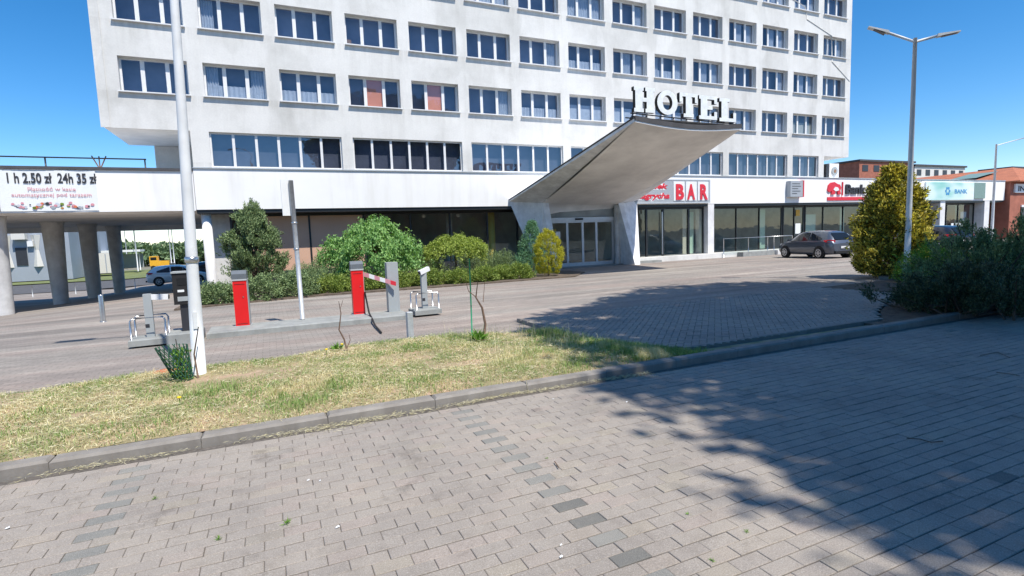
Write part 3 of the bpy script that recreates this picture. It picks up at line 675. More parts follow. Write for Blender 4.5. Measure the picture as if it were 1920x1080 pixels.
# price banner
ban = empty('price_banner', (-7.6, YF-.07, 3.3), 0, 'white parking price banner with large black prices on the terrace edge', 'banner')
BO = Vector(ban.location)
mb = MB(); N = 12
for i in range(N):
    xa, xb = -9.3+i*3.15/N, -9.3+(i+1)*3.15/N; ya, yb = YF-.085-.012*math.sin(i*1.1), YF-.085-.012*math.sin((i+1)*1.1)
    mb.quad((xa, ya, 3.24), (xb, yb, 3.24), (xb, yb, 4.80-.03*math.sin(i*.5)), (xa, ya, 4.80-.03*math.sin((i)*.5)))
o = mb.build('banner_sheet', 'sign_white', ban); o.location = -BO
o = lettering('price_lettering', '1 h 2.50 zł  24h 35 zł', -8.98, YF-.11, 4.33, .5, 'black_print', None, 2.8, .002, .012, 0, 'LEFT', .40); o.parent = ban; o.location = Vector(o.location)-BO
o = lettering('note_lettering', 'Płatność w kasie', -8.35, YF-.11, 4.02, .2, 'pink_print', None, 1.5, .002); o.parent = ban; o.location = Vector(o.location)-BO
o = lettering('note_lettering', 'automatycznej pod tarasem', -8.85, YF-.11, 3.80, .2, 'pink_print', None, 2.5, .002); o.parent = ban; o.location = Vector(o.location)-BO
cols = ['pink_print', 'black_print', 'pink_print', 'leaf_umb', 'pink_print', 'sign_grey', 'curtain_white', 'orange']
mb = MB()
for i in range(46):
    x = -9.1+random.random()*2.9; z = 3.33+random.random()*.22; r = .03+random.random()*.05; mb.m = i % len(cols)
    mb.poly([(x+r*math.cos(t*.785), YF-.105-.0003*i, z+r*.8*math.sin(t*.785)) for t in range(8)])
o = mb.build('fruit_print', cols, ban); o.location = -BO
o = MB().quad((-9.32, YF-.112, 3.22), (-9.22, YF-.112, 3.24), (-9.26, YF-.112, 4.7), (-9.33, YF-.112, 4.75)).build('banner_edge', 'dark_paint', ban); o.location = -BO

# ground floor left: glazing and interior
GY = 28.0; ZG = BZ0-.16
def gz0(x): return G(x, GY)
HB(MB().box(-2.38, -1.5, GY+.15, 39, -1.0, ZG+.1), 'corner_pier', 'column_concrete')
HB(MB().box(-2.7, 62, 38.8, 39, -1, BZ0).box(-2.72, -2.4, GY+.5, 39, -1.2, BZ0), 'rear_wall', 'interior_dark')
HB(MB().box(-2.7, 62, GY+.1, 39, -.62, -.36), 'shop_floor_slab', 'interior_dark')
HB(MB().box(-2.3, 61.9, GY+6, GY+6.1, -.4, BZ0), 'shop_back_wall', 'interior_dark')
HB(MB().box(-1.5, 11.9, GY-.02, GY+.12, gz0(4)-.1, .35), 'glazing_plinth', 'dark_paint')
mull = [-1.5, -.75, 1.88, 4.46, 6.85, 9.0, 11.17, 13.0]
for x in mull: HB(MB().box(x-.045, x+.045, GY-.05, GY+.06, .35, ZG), 'mullion', 'frame_dark')
HB(MB().box(-1.55, 13.5, GY-.06, GY+.07, ZG-.12, ZG), 'glazing_head', 'frame_dark')
for a, b in zip(mull, mull[1:]):
    HB(MB().quad((a+.045, GY, .35), (b-.045, GY, .35), (b-.045, GY, ZG-.12), (a+.045, GY, ZG-.12)), 'pane', 'glass_shop')
for a, b in ((-.70, 1.84), (1.92, 4.4)):
    HB(MB().box(a-.02, b+.02, GY-.035, GY-.004, .35, ZG-.13), 'brown_panel', 'brown_screen')
HB(MB().lathe([(.2, -.35), (.2, ZG)], 11.6, GY+.45, 18), 'indoor_column', 'yellow_column')
HB(MB().lathe([(.18, -.35), (.18, ZG)], 9.8, GY+2.6, 14), 'indoor_column', 'column_concrete')
for x, y in ((7.9, 29.2), (9.9, 29.2), (12.0, 29.4), (28.8, 29.6)):
    HB(MB().lathe([(.02, 2.95), (.09, 2.93), (.11, 2.85), (.07, 2.78), (.0, 2.77)], x, y, 10), 'ceiling_lamp', 'white_plastic')
HB(MB().lathe([(.2, G(-2.4, 27.35)-.1), (.2, ZG)], -2.42, 27.4, 22), 'round_column', 'white_col')

# two wooden chairs outside the glazing
def chair(x, y, rz, lab):
    z0 = G(x, y); t = empty('wooden_chair', (x, y, z0), rz, lab, 'chair', 'wooden chairs behind the shrubs')
    MB().box(-.22, .22, -.22, .22, .43, .47).build('seat', 'wood', t)
    for sx_ in (-.2, .2):
        MB().box(sx_-.02, sx_+.02, -.2, -.16, 0, .43).build('leg', 'wood', t); MB().box(sx_-.02, sx_+.02, .17, .21, 0, .95).build('leg', 'wood', t)
    MB().box(-.18, .18, .18, .2, .62, .9).build('backrest', 'wood', t); return t
chair(6.15, 25.2, R(90), 'brown wooden chair left of the umbrella-shaped shrub'); chair(7.15, 25.4, R(95), 'brown wooden chair half hidden behind the umbrella-shaped shrub')

# entrance vestibule (automatic doors)
EY = 26.6; ez = G(15, 26)-.0
door = empty('entrance_door', (16.5, EY, ez), 0, 'silver framed automatic glass sliding doors under the concrete canopy', 'door'); DO = Vector(door.location)
def DB(mb, n, m, par=None):
    o = mb.build(n, m, par or door); o.location = -DO if par is None else Vector((0, 0, 0)); return o
DB(MB().box(14.3, 18.75, EY-.02, EY+.14, 2.30, 2.52).box(14.3, 14.42, EY, EY+.12, ez, 2.3).box(18.6, 18.75, EY, EY+.12, ez, 2.3), 'door_frame', 'frame_silver')
DB(MB().box(16.0, 16.5, EY-.07, EY-.022, 2.37, 2.47), 'sensor', 'black')
for i, (a, b) in enumerate(((14.42, 15.5), (15.5, 16.52), (16.52, 17.45), (17.45, 18.6))):
    lf = DB(MB().box(a, a+.07, EY+.03, EY+.09, ez+.05, 2.3).box(b-.07, b, EY+.03, EY+.09, ez+.05, 2.3).box(a+.07, b-.07, EY+.032, EY+.088, ez+.05, ez+.25).box(a+.07, b-.07, EY+.032, EY+.088, 2.22, 2.3), 'door_leaf', 'frame_silver')
    DB(MB().quad((a+.07, EY+.06, ez+.25), (b-.07, EY+.06, ez+.25), (b-.07, EY+.06, 2.22), (a+.07, EY+.06, 2.22)), 'pane', 'glass_shop', lf)
DB(MB().quad((14.75, EY+.05, 1.35), (15.05, EY+.05, 1.35), (15.05, EY+.05, 1.75), (14.75, EY+.05, 1.75)), 'notice', 'sign_white')
DB(MB().box(14.2, 18.9, EY-.5, EY+.3, ez-.1, ez+.05), 'threshold', 'base_concrete')
DB(MB().box(13.6, 19.4, EY+.15, EY+.25, 2.55, 3.3).box(13.6, 14.28, EY+.15, EY+.25, ez, 2.55).box(18.77, 20.2, EY+.15, EY+.25, ez, 2.55), 'vestibule_wall', 'interior_dark')
DB(MB().lathe([(.17, ez), (.17, 3.2)], 18.78, EY-.15, 16), 'round_column', 'column_concrete')

# canopy ------------------------------------------------------
can = empty('entrance_canopy', (16.3, 25, G(16, 25)), 0, 'sweeping upturned concrete canopy over the hotel entrance', 'canopy'); CO = Vector(can.location)
def CB(mb, n, m):
    o = mb.build(n, m, can); o.location = -CO; return o
TL, TR = Vector((12.94, 17.0, 5.75)), Vector((18.4, 17.0, 5.72))
KL, KR = Vector((12.08, 26.92, 3.46)), Vector((20.6, 26.92, 3.46))      # outer upper kinks
NL, NR = Vector((13.65, 26.0, 3.32)), Vector((18.75, 26.2, 3.25))       # inner lower knees
n = 14; mb = MB(); V_ = []
def lerp(a, b, t): return a+(b-a)*t
for i in range(n+1):
    t = i/n
    zl = -.0*math.sin(math.pi*t)
    a = lerp(TL, NL, t); b = lerp(TR, NR, t)
    for j in range(9):
        s = j/8; p = lerp(a, b, s).copy(); p.z -= (.13*(1-t)+.05)*math.sin(math.pi*s)*(1-t*.6); p.z -= .10*math.sin(math.pi*t)
        V_.append(p)
mb._a(V_, [(i*9+j, i*9+j+1, (i+1)*9+j+1, (i+1)*9+j) for i in range(n) for j in range(8)], True)
# curved return down to the door head
V2 = []
for k in range(5):
    t = k/4
    for j in range(9):
        s = j/8; p = lerp(NL, NR, s).copy(); p.z -= .05*math.sin(math.pi*s)*.4+.0; p.y += .75*math.sin(t*math.pi/2); p.z -= .72*(1-math.cos(t*math.pi/2)); V2.append(p)
mb._a(V2, [(i*9+j, i*9+j+1, (i+1)*9+j+1, (i+1)*9+j) for i in range(4) for j in range(8)], True)
CB(mb, 'canopy_soffit', 'soffit')
up_ = Vector((0, 0, .16)); mb = MB()
# top skin and flanks
TLu, TRu = TL+up_, TR+up_; KLu, KRu = KL+up_*.6, KR+up_*.6
mb.quad(TLu, TRu, KRu, KLu)
mb.quad(TL, TLu, KLu, KL); mb.quad(TR, KR, KRu, TRu)
mb.poly([TL, KL, NL]) ; mb.poly([TR, NR, KR])
CB(mb, 'canopy_shell', 'concrete')
CB(MB().tube([TLu+Vector((-.01, 0, 0)), KLu+Vector((-.01, 0, 0))], .035, 5), 'edge_flashing', 'roof_dark')
mb = MB()
for j in range(8):
    s, s2 = j/8, (j+1)/8
    def lip(s, dz, dy):
        p = lerp(TL, TR, s).copy(); p.z -= .18*math.sin(math.pi*s); p.z += dz; p.y += dy; return p
    mb.quad(lip(s, .05, -.05), lip(s2, .05, -.05), lip(s2, .22, -.05), lip(s, .22, -.05))
    mb.quad(lip(s, .05, -.05), lip(s, .05, .1), lip(s2, .05, .1), lip(s2, .05, -.05))
    mb.quad(lip(s, .22, -.05), lip(s2, .22, -.05), lip(s2, .22, .3), lip(s, .22, .3))
CB(mb, 'front_flashing', 'roof_dark')
mb = MB()
for j in range(8):
    s, s2 = j/8, (j+1)/8
    mb.quad(lip(s, -.02, -.02), lip(s2, -.02, -.02), lip(s2, .05, -.02), lip(s, .05, -.02))
CB(mb, 'front_lip', 'frame_white')
# legs
def hexa(mb, A, B):   # two quads (front loop A, back loop B) joined
    mb._a(list(A)+list(B), [(0, 1, 2, 3), (7, 6, 5, 4), (0, 4, 5, 1), (1, 5, 6, 2), (2, 6, 7, 3), (3, 7, 4, 0)])
g1 = G(14, 25)-.05
mb = MB()
hexa(mb, [(13.62, 24.85, g1), (13.98, 24.85, g1), (14.0, 26.0, 3.33), (13.65, 26.0, 3.33)], [(13.62, 26.75, g1), (13.98, 26.75, g1), (13.4, 26.95, 3.5), (12.08, 26.95, 3.5)])
CB(mb, 'canopy_leg', 'concrete')
mb = MB()
hexa(mb, [(18.95, 25.0, g1), (19.3, 25.0, g1), (19.05, 26.2, 3.27), (18.72, 26.2, 3.27)], [(18.95, 26.75, g1), (19.3, 26.75, g1), (20.6, 26.95, 3.5), (19.2, 26.95, 3.5)])
CB(mb, 'canopy_leg', 'concrete')
CB(MB().lathe([(.03, 5.50), (.05, 5.60), (.0, 5.61)], 13.35, 17.9, 8), 'spot_lamp', 'dark_paint')

# HOTEL sign ----------------------------------------------------
hs = empty('hotel_sign', (15.7, 17.05, 5.95), 0, 'pale block letters spelling HOTEL standing on the canopy tip', 'sign'); SO = Vector(hs.location)
def slab(letter, w_, h_):
    t = w_*.26; s = h_*.15; q = .06*w_
    if letter == 'H': return [(0, 0), (.46*w_, 0), (.46*w_, s), (.46*w_-q, s), (.46*w_-q, .42*h_), (.60*w_, .42*h_), (.60*w_, s), (.54*w_, s), (.54*w_, 0), (w_, 0), (w_, s), (w_-q, s), (w_-q, h_-s), (w_, h_-s), (w_, h_), (.54*w_, h_), (.54*w_, h_-s), (.60*w_, h_-s), (.60*w_, .58*h_), (.46*w_-q, .58*h_), (.46*w_-q, h_-s), (.46*w_, h_-s), (.46*w_, h_), (0, h_), (0, h_-s), (q, h_-s), (q, s), (0, s)]
    if letter == 'T': return [(.22*w_, 0), (.78*w_, 0), (.78*w_, s), (.66*w_, s), (.66*w_, h_-s), (.85*w_, h_-s), (.85*w_, .62*h_), (w_, .62*h_), (w_, h_), (0, h_), (0, .62*h_), (.15*w_, .62*h_), (.15*w_, h_-s), (.34*w_, h_-s), (.34*w_, s), (.22*w_, s)]
    if letter == 'E': return [(0, 0), (w_, 0), (w_, .34*h_), (.84*w_, .34*h_), (.84*w_, s), (.45*w_, s), (.45*w_, .42*h_), (.74*w_, .42*h_), (.74*w_, .58*h_), (.45*w_, .58*h_), (.45*w_, h_-s), (.84*w_, h_-s), (.84*w_, .68*h_), (w_, .68*h_), (w_, h_), (0, h_), (0, h_-s), (q*1.5, h_-s), (q*1.5, s), (0, s)]
    if letter == 'L': return [(0, 0), (w_, 0), (w_, .40*h_), (.83*w_, .40*h_), (.83*w_, s), (.48*w_, s), (.48*w_, h_-s), (.62*w_, h_-s), (.62*w_, h_), (0, h_), (0, h_-s), (q*2, h_-s), (q*2, s), (0, s)]
MT['letter_face'] = plain('letter_face_pale', (.80, .84, .85), .5, 0, .12, 5)
HL = .93
for ch, x, w_ in (('H', 12.93, .98), ('O', 14.02, 1.0), ('T', 15.12, .92), ('E', 16.12, .95), ('L', 17.2, .92)):
    z = 6.12-.006*(x-12.9)*5
    if ch == 'O':
        mb = MB(); N = 24; a, b, c, d = w_*.5, HL*.5, w_*.24, HL*.30
        vs = []
        for k in range(N):
            t = 2*math.pi*k/N; vs += [(a+a*math.cos(t), 0, b+b*math.sin(t)), (a+c*math.cos(t), 0, b+d*math.sin(t)), (a+a*math.cos(t), .16, b+b*math.sin(t)), (a+c*math.cos(t), .16, b+d*math.sin(t))]
        for k in range(N):
            i, j = 4*k, 4*((k+1) % N)
            mb.m = 0; mb._a([vs[i], vs[j], vs[j+1], vs[i+1]], [(0, 1, 2, 3)]); mb.m = 1
            mb._a([vs[i], vs[i+2], vs[j+2], vs[j]], [(0, 1, 2, 3)]); mb._a([vs[i+1], vs[j+1], vs[j+3], vs[i+3]], [(0, 1, 2, 3)]); mb._a([vs[i+2], vs[i+3], vs[j+3], vs[j+2]], [(0, 1, 2, 3)])
    else:
        mb = MB(); pts = slab(ch, w_, HL); mb.prism(pts, 0, .16); nn = len(pts); mb.mi = [0]+[1]*(nn+1)
    o = mb.build('letter', ['letter_face', 'black'], hs, Vector((x, 17.0, z))-SO)
    o['label'] = 'letter ' + ch
mb = MB()
mb.tube([(12.85, 17.12, 6.08), (18.35, 17.12, 5.93)], .025, 5).tube([(12.85, 17.45, 5.98), (18.35, 17.45, 5.88)], .025, 5)
for i in range(9):
    x = 12.95+i*.66; mb.tube([(x, 17.12, 6.08-.02*i*.6), (x, 17.12, 5.86)], .018, 5); mb.tube([(x, 17.12, 6.06-.02*i*.6), (x+.25, 17.9, 5.75)], .016, 4)
o = mb.build('support_rail', 'black', hs); o.location = -SO

# ------------------------------------------------------------------ right shops
HB(MB().box(26.3, 26.82, YF-.04, 28.1, -.6, BZ0-.001), 'pilaster', 'white_col')
HB(MB().box(52.2, 52.9, YF-.04, 28.1, -.6, BZ0-.001), 'pilaster', 'white_col')
HB(MB().box(59.0, 59.8, YF-.04, 28.1, -.6, BZ0-.001), 'pilaster', 'white_col')
step = HB(MB().box(19.4, 33.5, YF-.6, GY+.05, -.5, -.02), 'shop_step', 'render')
HB(MB().box(20.0, 21.6, YF-1.1, YF-.61, -.5, -.17), 'shop_step', 'base_concrete')
SF = .0
shops = [(19.9, 26.25, [21.6, 22.9, 25.0]), (26.85, 34.1, [29.6, 31.8]), (34.2, 36.4, [35.35]), (36.5, 52.15, [38.5, 40.8, 43.0, 45.3, 47.6, 49.9]), (52.95, 58.95, [54.6, 56.4]), (59.85, 62.0, [60.9])]
for si, (a, b, ms) in enumerate(shops):
    yy = YF+.35 if si == 0 else GY-.25
    fr = 'frame_dark'
    sf = HB(MB().box(a, b, yy-.05, yy+.05, ZG-.14, ZG+.0).box(a, b, yy-.05, yy+.05, -.25, -.05+.05).box(a, a+.08, yy-.05, yy+.05, .0, ZG-.14).box(b-.08, b, yy-.05, yy+.05, .0, ZG-.14), 'shopfront', fr)
    ed = [a+.08]+ms+[b-.08]
    for m_ in ms:
        wd = .13 if (si == 0 and m_ in (21.6, 22.9, 25.0)) else .05
        o = MB().box(m_-wd/2, m_+wd/2, yy-.055, yy+.055, 0, ZG-.14).build('mullion', fr, sf)
    for p, q in zip(ed, ed[1:]):
        MB().quad((p, yy, 0), (q, yy, 0), (q, yy, ZG-.14), (p, yy, ZG-.14)).build('pane', 'glass_shop', sf)
HB(MB().box(22.72, 22.78, YF+.2, YF+.26, .1, ZG-.3), 'door_handle', 'steel')
HB(MB().box(25.5, 26.05, GY+.0, GY+.03, .0, 2.75), 'roller_screen', 'mint')
HB(MB().box(25.1, 25.4, GY+.0, GY+.03, .0, ZG), 'roller_screen', 'curtain_cream')
for x in (32.8, 41.6, 57.6): HB(MB().box(x, x+.5, GY+.5, GY+.55, 0, ZG-.2), 'roller_screen', 'mint')
HB(MB().box(36.7, 38.2, GY+.1, GY+.12, .9, 2.4), 'window_poster', 'mint')
HB(MB().box(35.45, 36.0, GY-.32, GY-.30, 1.0, 1.75), 'notice', 'sign_white')
HB(MB().box(35.5, 35.9, GY-.32, GY-.30, 2.3, 2.75), 'notice', 'yellow')
for x, z in ((53.3, .6), (57.2, .7)): HB(MB().box(x, x+.9, GY-.1, GY-.08, z, z+1.6), 'window_poster', 'curtain_white')
for x in (55.2, 55.9, 56.2): HB(MB().box(x, x+.35, GY-.4, GY-.38, .9, 1.3), 'notice', 'sign_white')
# long flat white surrounds on second section
HB(MB().box(26.84, 34.2, GY-.35, GY-.2, -.3, -.02).box(34.2, 62.1, GY-.4, GY-.2, -.5, -.02), 'shop_sill', 'white_col')

# glass balustrade with ramp in front of shop
bal = empty('glass_balustrade', (31, 26.2, G(31, 26)), 0, 'low glass balustrade beside the ramp in front of the shop windows', 'railing'); BLO = Vector(bal.location)
for x in (27.0, 29.2, 31.0, 31.6, 33.4):
    o = MB().tube([(x, 26.3, -.35), (x, 26.3, .92)], .025, 6).build('rail_post', 'steel', bal); o.location = -BLO
for a, b in ((27.03, 29.17), (29.23, 30.97), (31.63, 33.37)):
    o = MB().quad((a, 26.3, 0), (b, 26.3, 0), (b, 26.3, .85), (a, 26.3, .85)).build('glass_panel', 'glass_clear', bal); o.location = -BLO
o = MB().tube([(27.0, 26.3, .92), (33.4, 26.3, .92)], .022, 6).build('top_rail', 'steel', bal); o.location = -BLO
ramp_o = MB().box(28.3, 31.2, 25.9, 26.38, -.5, -.02).build('ramp_wall', 'base_concrete'); tag(ramp_o, 'grey concrete ramp cheek below the glass balustrade', 'ramp')
ramp_2 = MB().box(31.25, 33.6, 25.7, 26.38, -.5, .0).build('white_step', 'render'); tag(ramp_2, 'white rendered step block left of the parked grey hatchback', 'step')

# BAR sign
bs = empty('bar_sign', (23, YF-.1, 3.4), 0, 'grey shop sign with red lettering and BAR on three white panels', 'sign'); bo = Vector(bs.location)
def SB(mb, n, m, root, off): 
    o = mb.build(n, m, root); o.location = -off; return o
SB(MB().box(19.2, 26.3, YF-.22, YF-.07, 3.30, 4.72), 'sign_panel', 'sign_grey', bs, bo)
SB(MB().box(19.2, 26.3, YF-.24, YF-.222, 3.26, 3.34).box(19.2, 26.3, YF-.24, YF-.222, 4.68, 4.75).box(26.22, 26.3, YF-.24, YF-.222, 3.34, 4.68), 'sign_rim', 'frame_silver', bs, bo)
for x, ch in ((23.28, 'B'), (24.27, 'A'), (25.25, 'R')):
    p = SB(MB().box(x, x+.88, YF-.25, YF-.223, 3.42, 4.62), 'letter_panel', 'sign_white', bs, bo)
    o = lettering('letter', ch, x+.13, YF-.275, 3.53, 1.2, 'red_print', None, .64, .012, .05, 0, 'LEFT', .98); o.parent = bs; o.location = Vector(o.location)-bo
for (t_, x, z, s, w_) in (('Obiadek', 20.15, 4.18, .42, 2.6), ('i Zagrycha', 20.0, 3.58, .46, 2.95)):
    o = lettering('sign_lettering', t_, x, YF-.24, z, s, 'red_print', None, w_, .008, .015, .25); o.parent = bs; o.location = Vector(o.location)-bo
    o = lettering('sign_lettering', t_, x+.03, YF-.226, z-.04, s, 'sign_white', None, w_, .001, .045, .25); o.parent = bs; o.location = Vector(o.location)-bo
# box sign
b2 = empty('box_sign', (34, YF-.3, 3.6), 0, 'small grey box sign with a red edge projecting above the bank door', 'sign'); b2o = Vector(b2.location)
SB(MB().box(33.5, 34.75, YF-.42, YF-.07, 3.62, 4.72), 'sign_box', 'sign_grey', b2, b2o)
SB(MB().box(34.76, 34.86, YF-.44, YF-.05, 3.60, 4.76), 'red_edge', 'red_print', b2, b2o)
mb = MB()
for i, w_ in enumerate((.8, .9, .6, .85, .5)): mb.box(33.65, 33.65+w_, YF-.428, YF-.422, 4.5-.17*i, 4.54-.17*i)
SB(mb, 'sign_lines', 'black_print', b2, b2o)
# bank sign
b3 = empty('bank_sign', (41, YF-.1, 3.5), 0, 'bank sign with a red emblem and dark lettering over a red stripe', 'sign'); b3o = Vector(b3.location)
ptsb = [(0, .35), (.1, .75), (.35, .95), (.75, 1.0), (1.05, .85), (1.35, .8), (1.5, .55), (1.4, .3), (1.5, .02), (1.15, .0), (1.1, .25), (.85, .3), (.8, .02), (.4, .02), (.45, .3), (.2, .2)]
SB(MB().prism([(37.75+x, 3.78+z*.92) for x, z in ptsb], YF-.16, YF-.07), 'emblem', 'red_print', b3, b3o)
SB(MB().prism([(38.35, 4.15), (38.6, 4.02), (39.0, 4.1), (38.85, 4.3), (38.55, 4.35)], YF-.18, YF-.165), 'emblem_cutout', 'sign_white', b3, b3o)
SB(MB().box(39.42, 39.5, YF-.14, YF-.07, 3.72, 4.72), 'divider', 'red_print', b3, b3o)
o = lettering('sign_lettering', 'Bank Pekao', 39.75, YF-.13, 3.86, .95, 'black_print', None, 5.4, .04, .03); o.parent = b3; o.location = Vector(o.location)-b3o
SB(MB().box(37.8, 46.5, YF-.12, YF-.07, 3.36, 3.60), 'stripe', 'red_print', b3, b3o)
# teal sign
b4 = empty('teal_sign', (54, YF-.1, 3.3), 0, 'wide teal and white bank sign with a small blue flower emblem', 'sign'); b4o = Vector(b4.location)
SB(MB().box(49.8, 56.9, YF-.18, YF-.07, 3.30, 4.78), 'sign_panel', 'teal', b4, b4o)
SB(MB().box(56.95, 58.7, YF-.18, YF-.07, 3.40, 4.78), 'side_panel', 'dark_green_panel', b4, b4o)
mb = MB()
for k in range(6):
    t = k*math.pi/3; cx_, cz_ = 52.9+.26*math.cos(t), 4.05+.26*math.sin(t); mb.poly([(cx_+.13*math.cos(q*.785), YF-.185-.001*k, cz_+.13*math.sin(q*.785)) for q in range(8)])
SB(mb, 'emblem', 'blue_print', b4, b4o)
o = lettering('sign_lettering', 'BANK', 53.9, YF-.19, 3.85, .5, 'blue_print', None, 1.9, .004, .01); o.parent = b4; o.location = Vector(o.location)-b4o
# air conditioner on the wing roof
ac = empty('air_conditioner', (40.9, 29, 5.0), 0, 'white outdoor air conditioning unit on the shop roof at the tower corner', 'air conditioner'); aco = Vector(ac.location)
SB(MB().box(40.5, 41.6, 28.7, 29.2, 5.03, 6.35), 'casing', 'white_plastic', ac, aco)
SB(MB().box(40.2, 40.48, 28.75, 29.2, 5.03, 6.3), 'side_cover', 'dark_paint', ac, aco)
SB(MB().tube([(41.05, 28.69, 5.75), (41.05, 28.62, 5.75)], .33, 16), 'fan_grille', 'grey_paint', ac, aco)
SB(MB().tube([(41.05, 28.618, 5.75), (41.05, 28.60, 5.75)], .14, 12), 'fan_hub', 'wood', ac, aco)
SB(MB().box(40.5, 41.6, 28.75, 28.85, 4.99, 5.03), 'foot', 'galv', ac, aco)

# ------------------------------------------------------------------ far right buildings
ib = empty('brick_building', (68, 30, -.5), 0, 'red brick building with a long orange tiled roof and white lettered sign', 'building'); ibo = Vector(ib.location)
SB(MB().box(62.4, 86.8, 26.6, 43.5, -.6, 4.84), 'wall', 'brick_wall', ib, ibo)
SB(MB().poly([(62.3, 25.9, 4.95), (87, 25.9, 4.95), (74, 31.5, 7.0)]).poly([(62.3, 25.9, 4.95), (74, 31.5, 7.0), (75.2, 41.5, 7.0), (62.3, 44, 4.95)]).poly([(87, 25.9, 4.95), (87, 44, 4.95), (75.2, 41.5, 7.0), (74, 31.5, 7.0)]).poly([(62.3, 44, 4.95), (75.2, 41.5, 7.0), (87, 44, 4.95)]).box(62.3, 87, 25.9, 44, 4.85, 4.948), 'roof', 'tiles', ib, ibo)
SB(MB()._a([(66, 31, 5.75), (66, 33.6, 5.75), (70.2, 33.6, 6.47), (70.2, 31, 6.47)], [(0, 3, 2, 1)]), 'roof_window', 'dark_green_panel', ib, ibo)
SB(MB().box(62.9, 67.4, 26.45, 26.58, 3.88, 4.68), 'sign_panel', 'sign_white', ib, ibo)
o = lettering('sign_lettering', 'ING', 63.3, 26.44, 4.03, .66, 'black_print', None, 2.1, .01, .01); o.parent = ib; o.location = Vector(o.location)-ibo
SB(MB().box(64.3, 68, 26.5, 26.59, 2.55, 2.75), 'awning_edge', 'sign_white', ib, ibo)
w1 = SB(MB().box(64.3, 68, 26.52, 26.59, .3, 2.5), 'window', 'dark_paint', ib, ibo)
def far_block(name, x0, x1, y, dep, z1, mat, lab, rows, roof=None, wcols=8, wz=None):
    e = empty(name, ((x0+x1)/2, y, -1.2), 0, lab, 'building'); eo = Vector(e.location)
    SB(MB().box(x0, x1, y, y+dep, -1.5, z1), 'wall', mat, e, eo)
    SB(MB().box(x0-.4, x1+.4, y-.4, y+dep, z1+.01, z1+.5), 'roof', roof or 'roof_dark', e, eo)
    dx = (x1-x0)/wcols
    for r_ in range(rows):
        for c in range(wcols):
            xa = x0+dx*(c+.25); za = z1-3.2*(r_+1)+.6
            SB(MB().box(xa, xa+dx*.5, y-.08, y-.01, za, za+1.7), 'window', 'dark_paint', e, eo)
    return e
far_block('pink_building', 155, 177, 110, 20, 17.6, 'far_pink', 'pink rendered block seen beyond the shop roof beside the tower', 2, None, 7)
far_block('red_brick_block', 146, 170, 95, 10, 18.0, 'brick_wall', 'dark red brick block with flat roof behind the golden tree', 1, None, 5)
far_block('white_block', 170.5, 196, 95, 20, 17.2, 'far_white', 'cream white block with small windows right of the golden tree', 1, None, 6)
far_block('roof_plant_room', 150, 156, 64, 6, 12.2, 'far_grey', 'small grey plant room on the skyline at the right', 0, None, 1)

# ------------------------------------------------------------------ left background
e = empty('panel_building', (-30, 80, -1.5), 0, 'grey blue panelled building with white triangular fins seen under the terrace', 'building'); eo = Vector(e.location)
SB(MB().box(-62, -21.0, 78, 100, -1.6, 9), 'wall', 'far_grey', e, eo)
for i in range(12):
    x = -24.0-i*2.6
    SB(MB()._a([(x-.45, 77.98, 3.6), (x+.45, 77.98, 3.6), (x, 77.5, 3.6), (x, 77.98, .9)], [(0, 1, 2), (0, 3, 1), (1, 3, 2), (2, 3, 0)]), 'fin', 'far_white', e, eo)
    SB(MB()._a([(x-.45, 77.98, .0), (x+.45, 77.98, .0), (x, 77.5, .0), (x, 77.98, 3.0)], [(0, 1, 2), (0, 3, 1), (1, 3, 2), (2, 3, 0)]), 'fin', 'far_white', e, eo)
    SB(MB().box(x-1.9, x-.9, 77.9, 77.98, .2, 2.2), 'window', 'dark_paint', e, eo); SB(MB().box(x-1.8, x-.8, 77.9, 77.98, 3.9, 5.6), 'window', 'dark_paint', e, eo)
    if i % 2 == 0: SB(MB().box(x-1.9, x-.7, 77.2, 77.9, 3.1, 3.8), 'balcony_box', 'far_white', e, eo); SB(MB().box(x-.7, x-.2, 77.6, 77.95, 2.3, 2.9), 'air_unit', 'white_plastic', e, eo)
ch = empty('striped_chimney', (-43.7, 190, -1.5), 0, 'tall red and white striped chimney in the far left distance', 'chimney')
for i in range(8): MB().lathe([(2.0-.1*i, i*1.6), (1.9-.1*i, i*1.6+1.6)], 0, 0, 16).build('chimney_ring', 'red_print' if i % 2 else 'sign_white', ch)
kk = empty('white_container', (-20.2, 84, -1.4), 0, 'pale grey container beyond the columns', 'container')
MB().box(-1.9, 1.9, -1.5, 1.5, .1, 2.6).build('shell', 'far_white', kk); MB().box(-1.7, 1.7, -1.4, 1.4, 0, .1).build('skid', 'roof_dark', kk)
for i in range(5): MB().box(-1.6+i*.75, -1.5+i*.75, -1.53, -1.5, .2, 2.5).build('rib', 'far_grey', kk)
# digger / yellow kiosk
dg = empty('works_vehicle', (-14.3, 92, G(-14, 92)+.15), 0, 'yellow works vehicle parked beyond the road', 'vehicle')
MB().box(-2.2, 1.6, -1, 1, .9, 1.9).box(-2.2, -.6, -1, 1, 1.9, 2.9).build('body', 'yellow', dg)
for x in (-1.6, 1.0): MB().tube([(x, -1.05, .5), (x, -.75, .5)], .5, 12).build('wheel', 'black', dg)
MB().box(1.6, 2.6, -.5, .5, .6, 1.3).build('bucket', 'dark_paint', dg); MB().box(-2.0, -.8, -1.02, -1.0, 2.1, 2.7).build('window', 'car_glass', dg); dg.scale = (.62, .62, .7)
sh = empty('bus_shelter', (-19.5, 92, -1.4), 0, 'white roofed open shelter beyond the road', 'shelter')
MB().box(-3, 3, -1.5, 1.5, 2.6, 2.9).build('roof', 'sign_white', sh)
for x in (-2.8, 0, 2.8): MB().tube([(x, -1.3, 0), (x, -1.3, 2.6)], .08, 6).build('post', 'galv', sh)
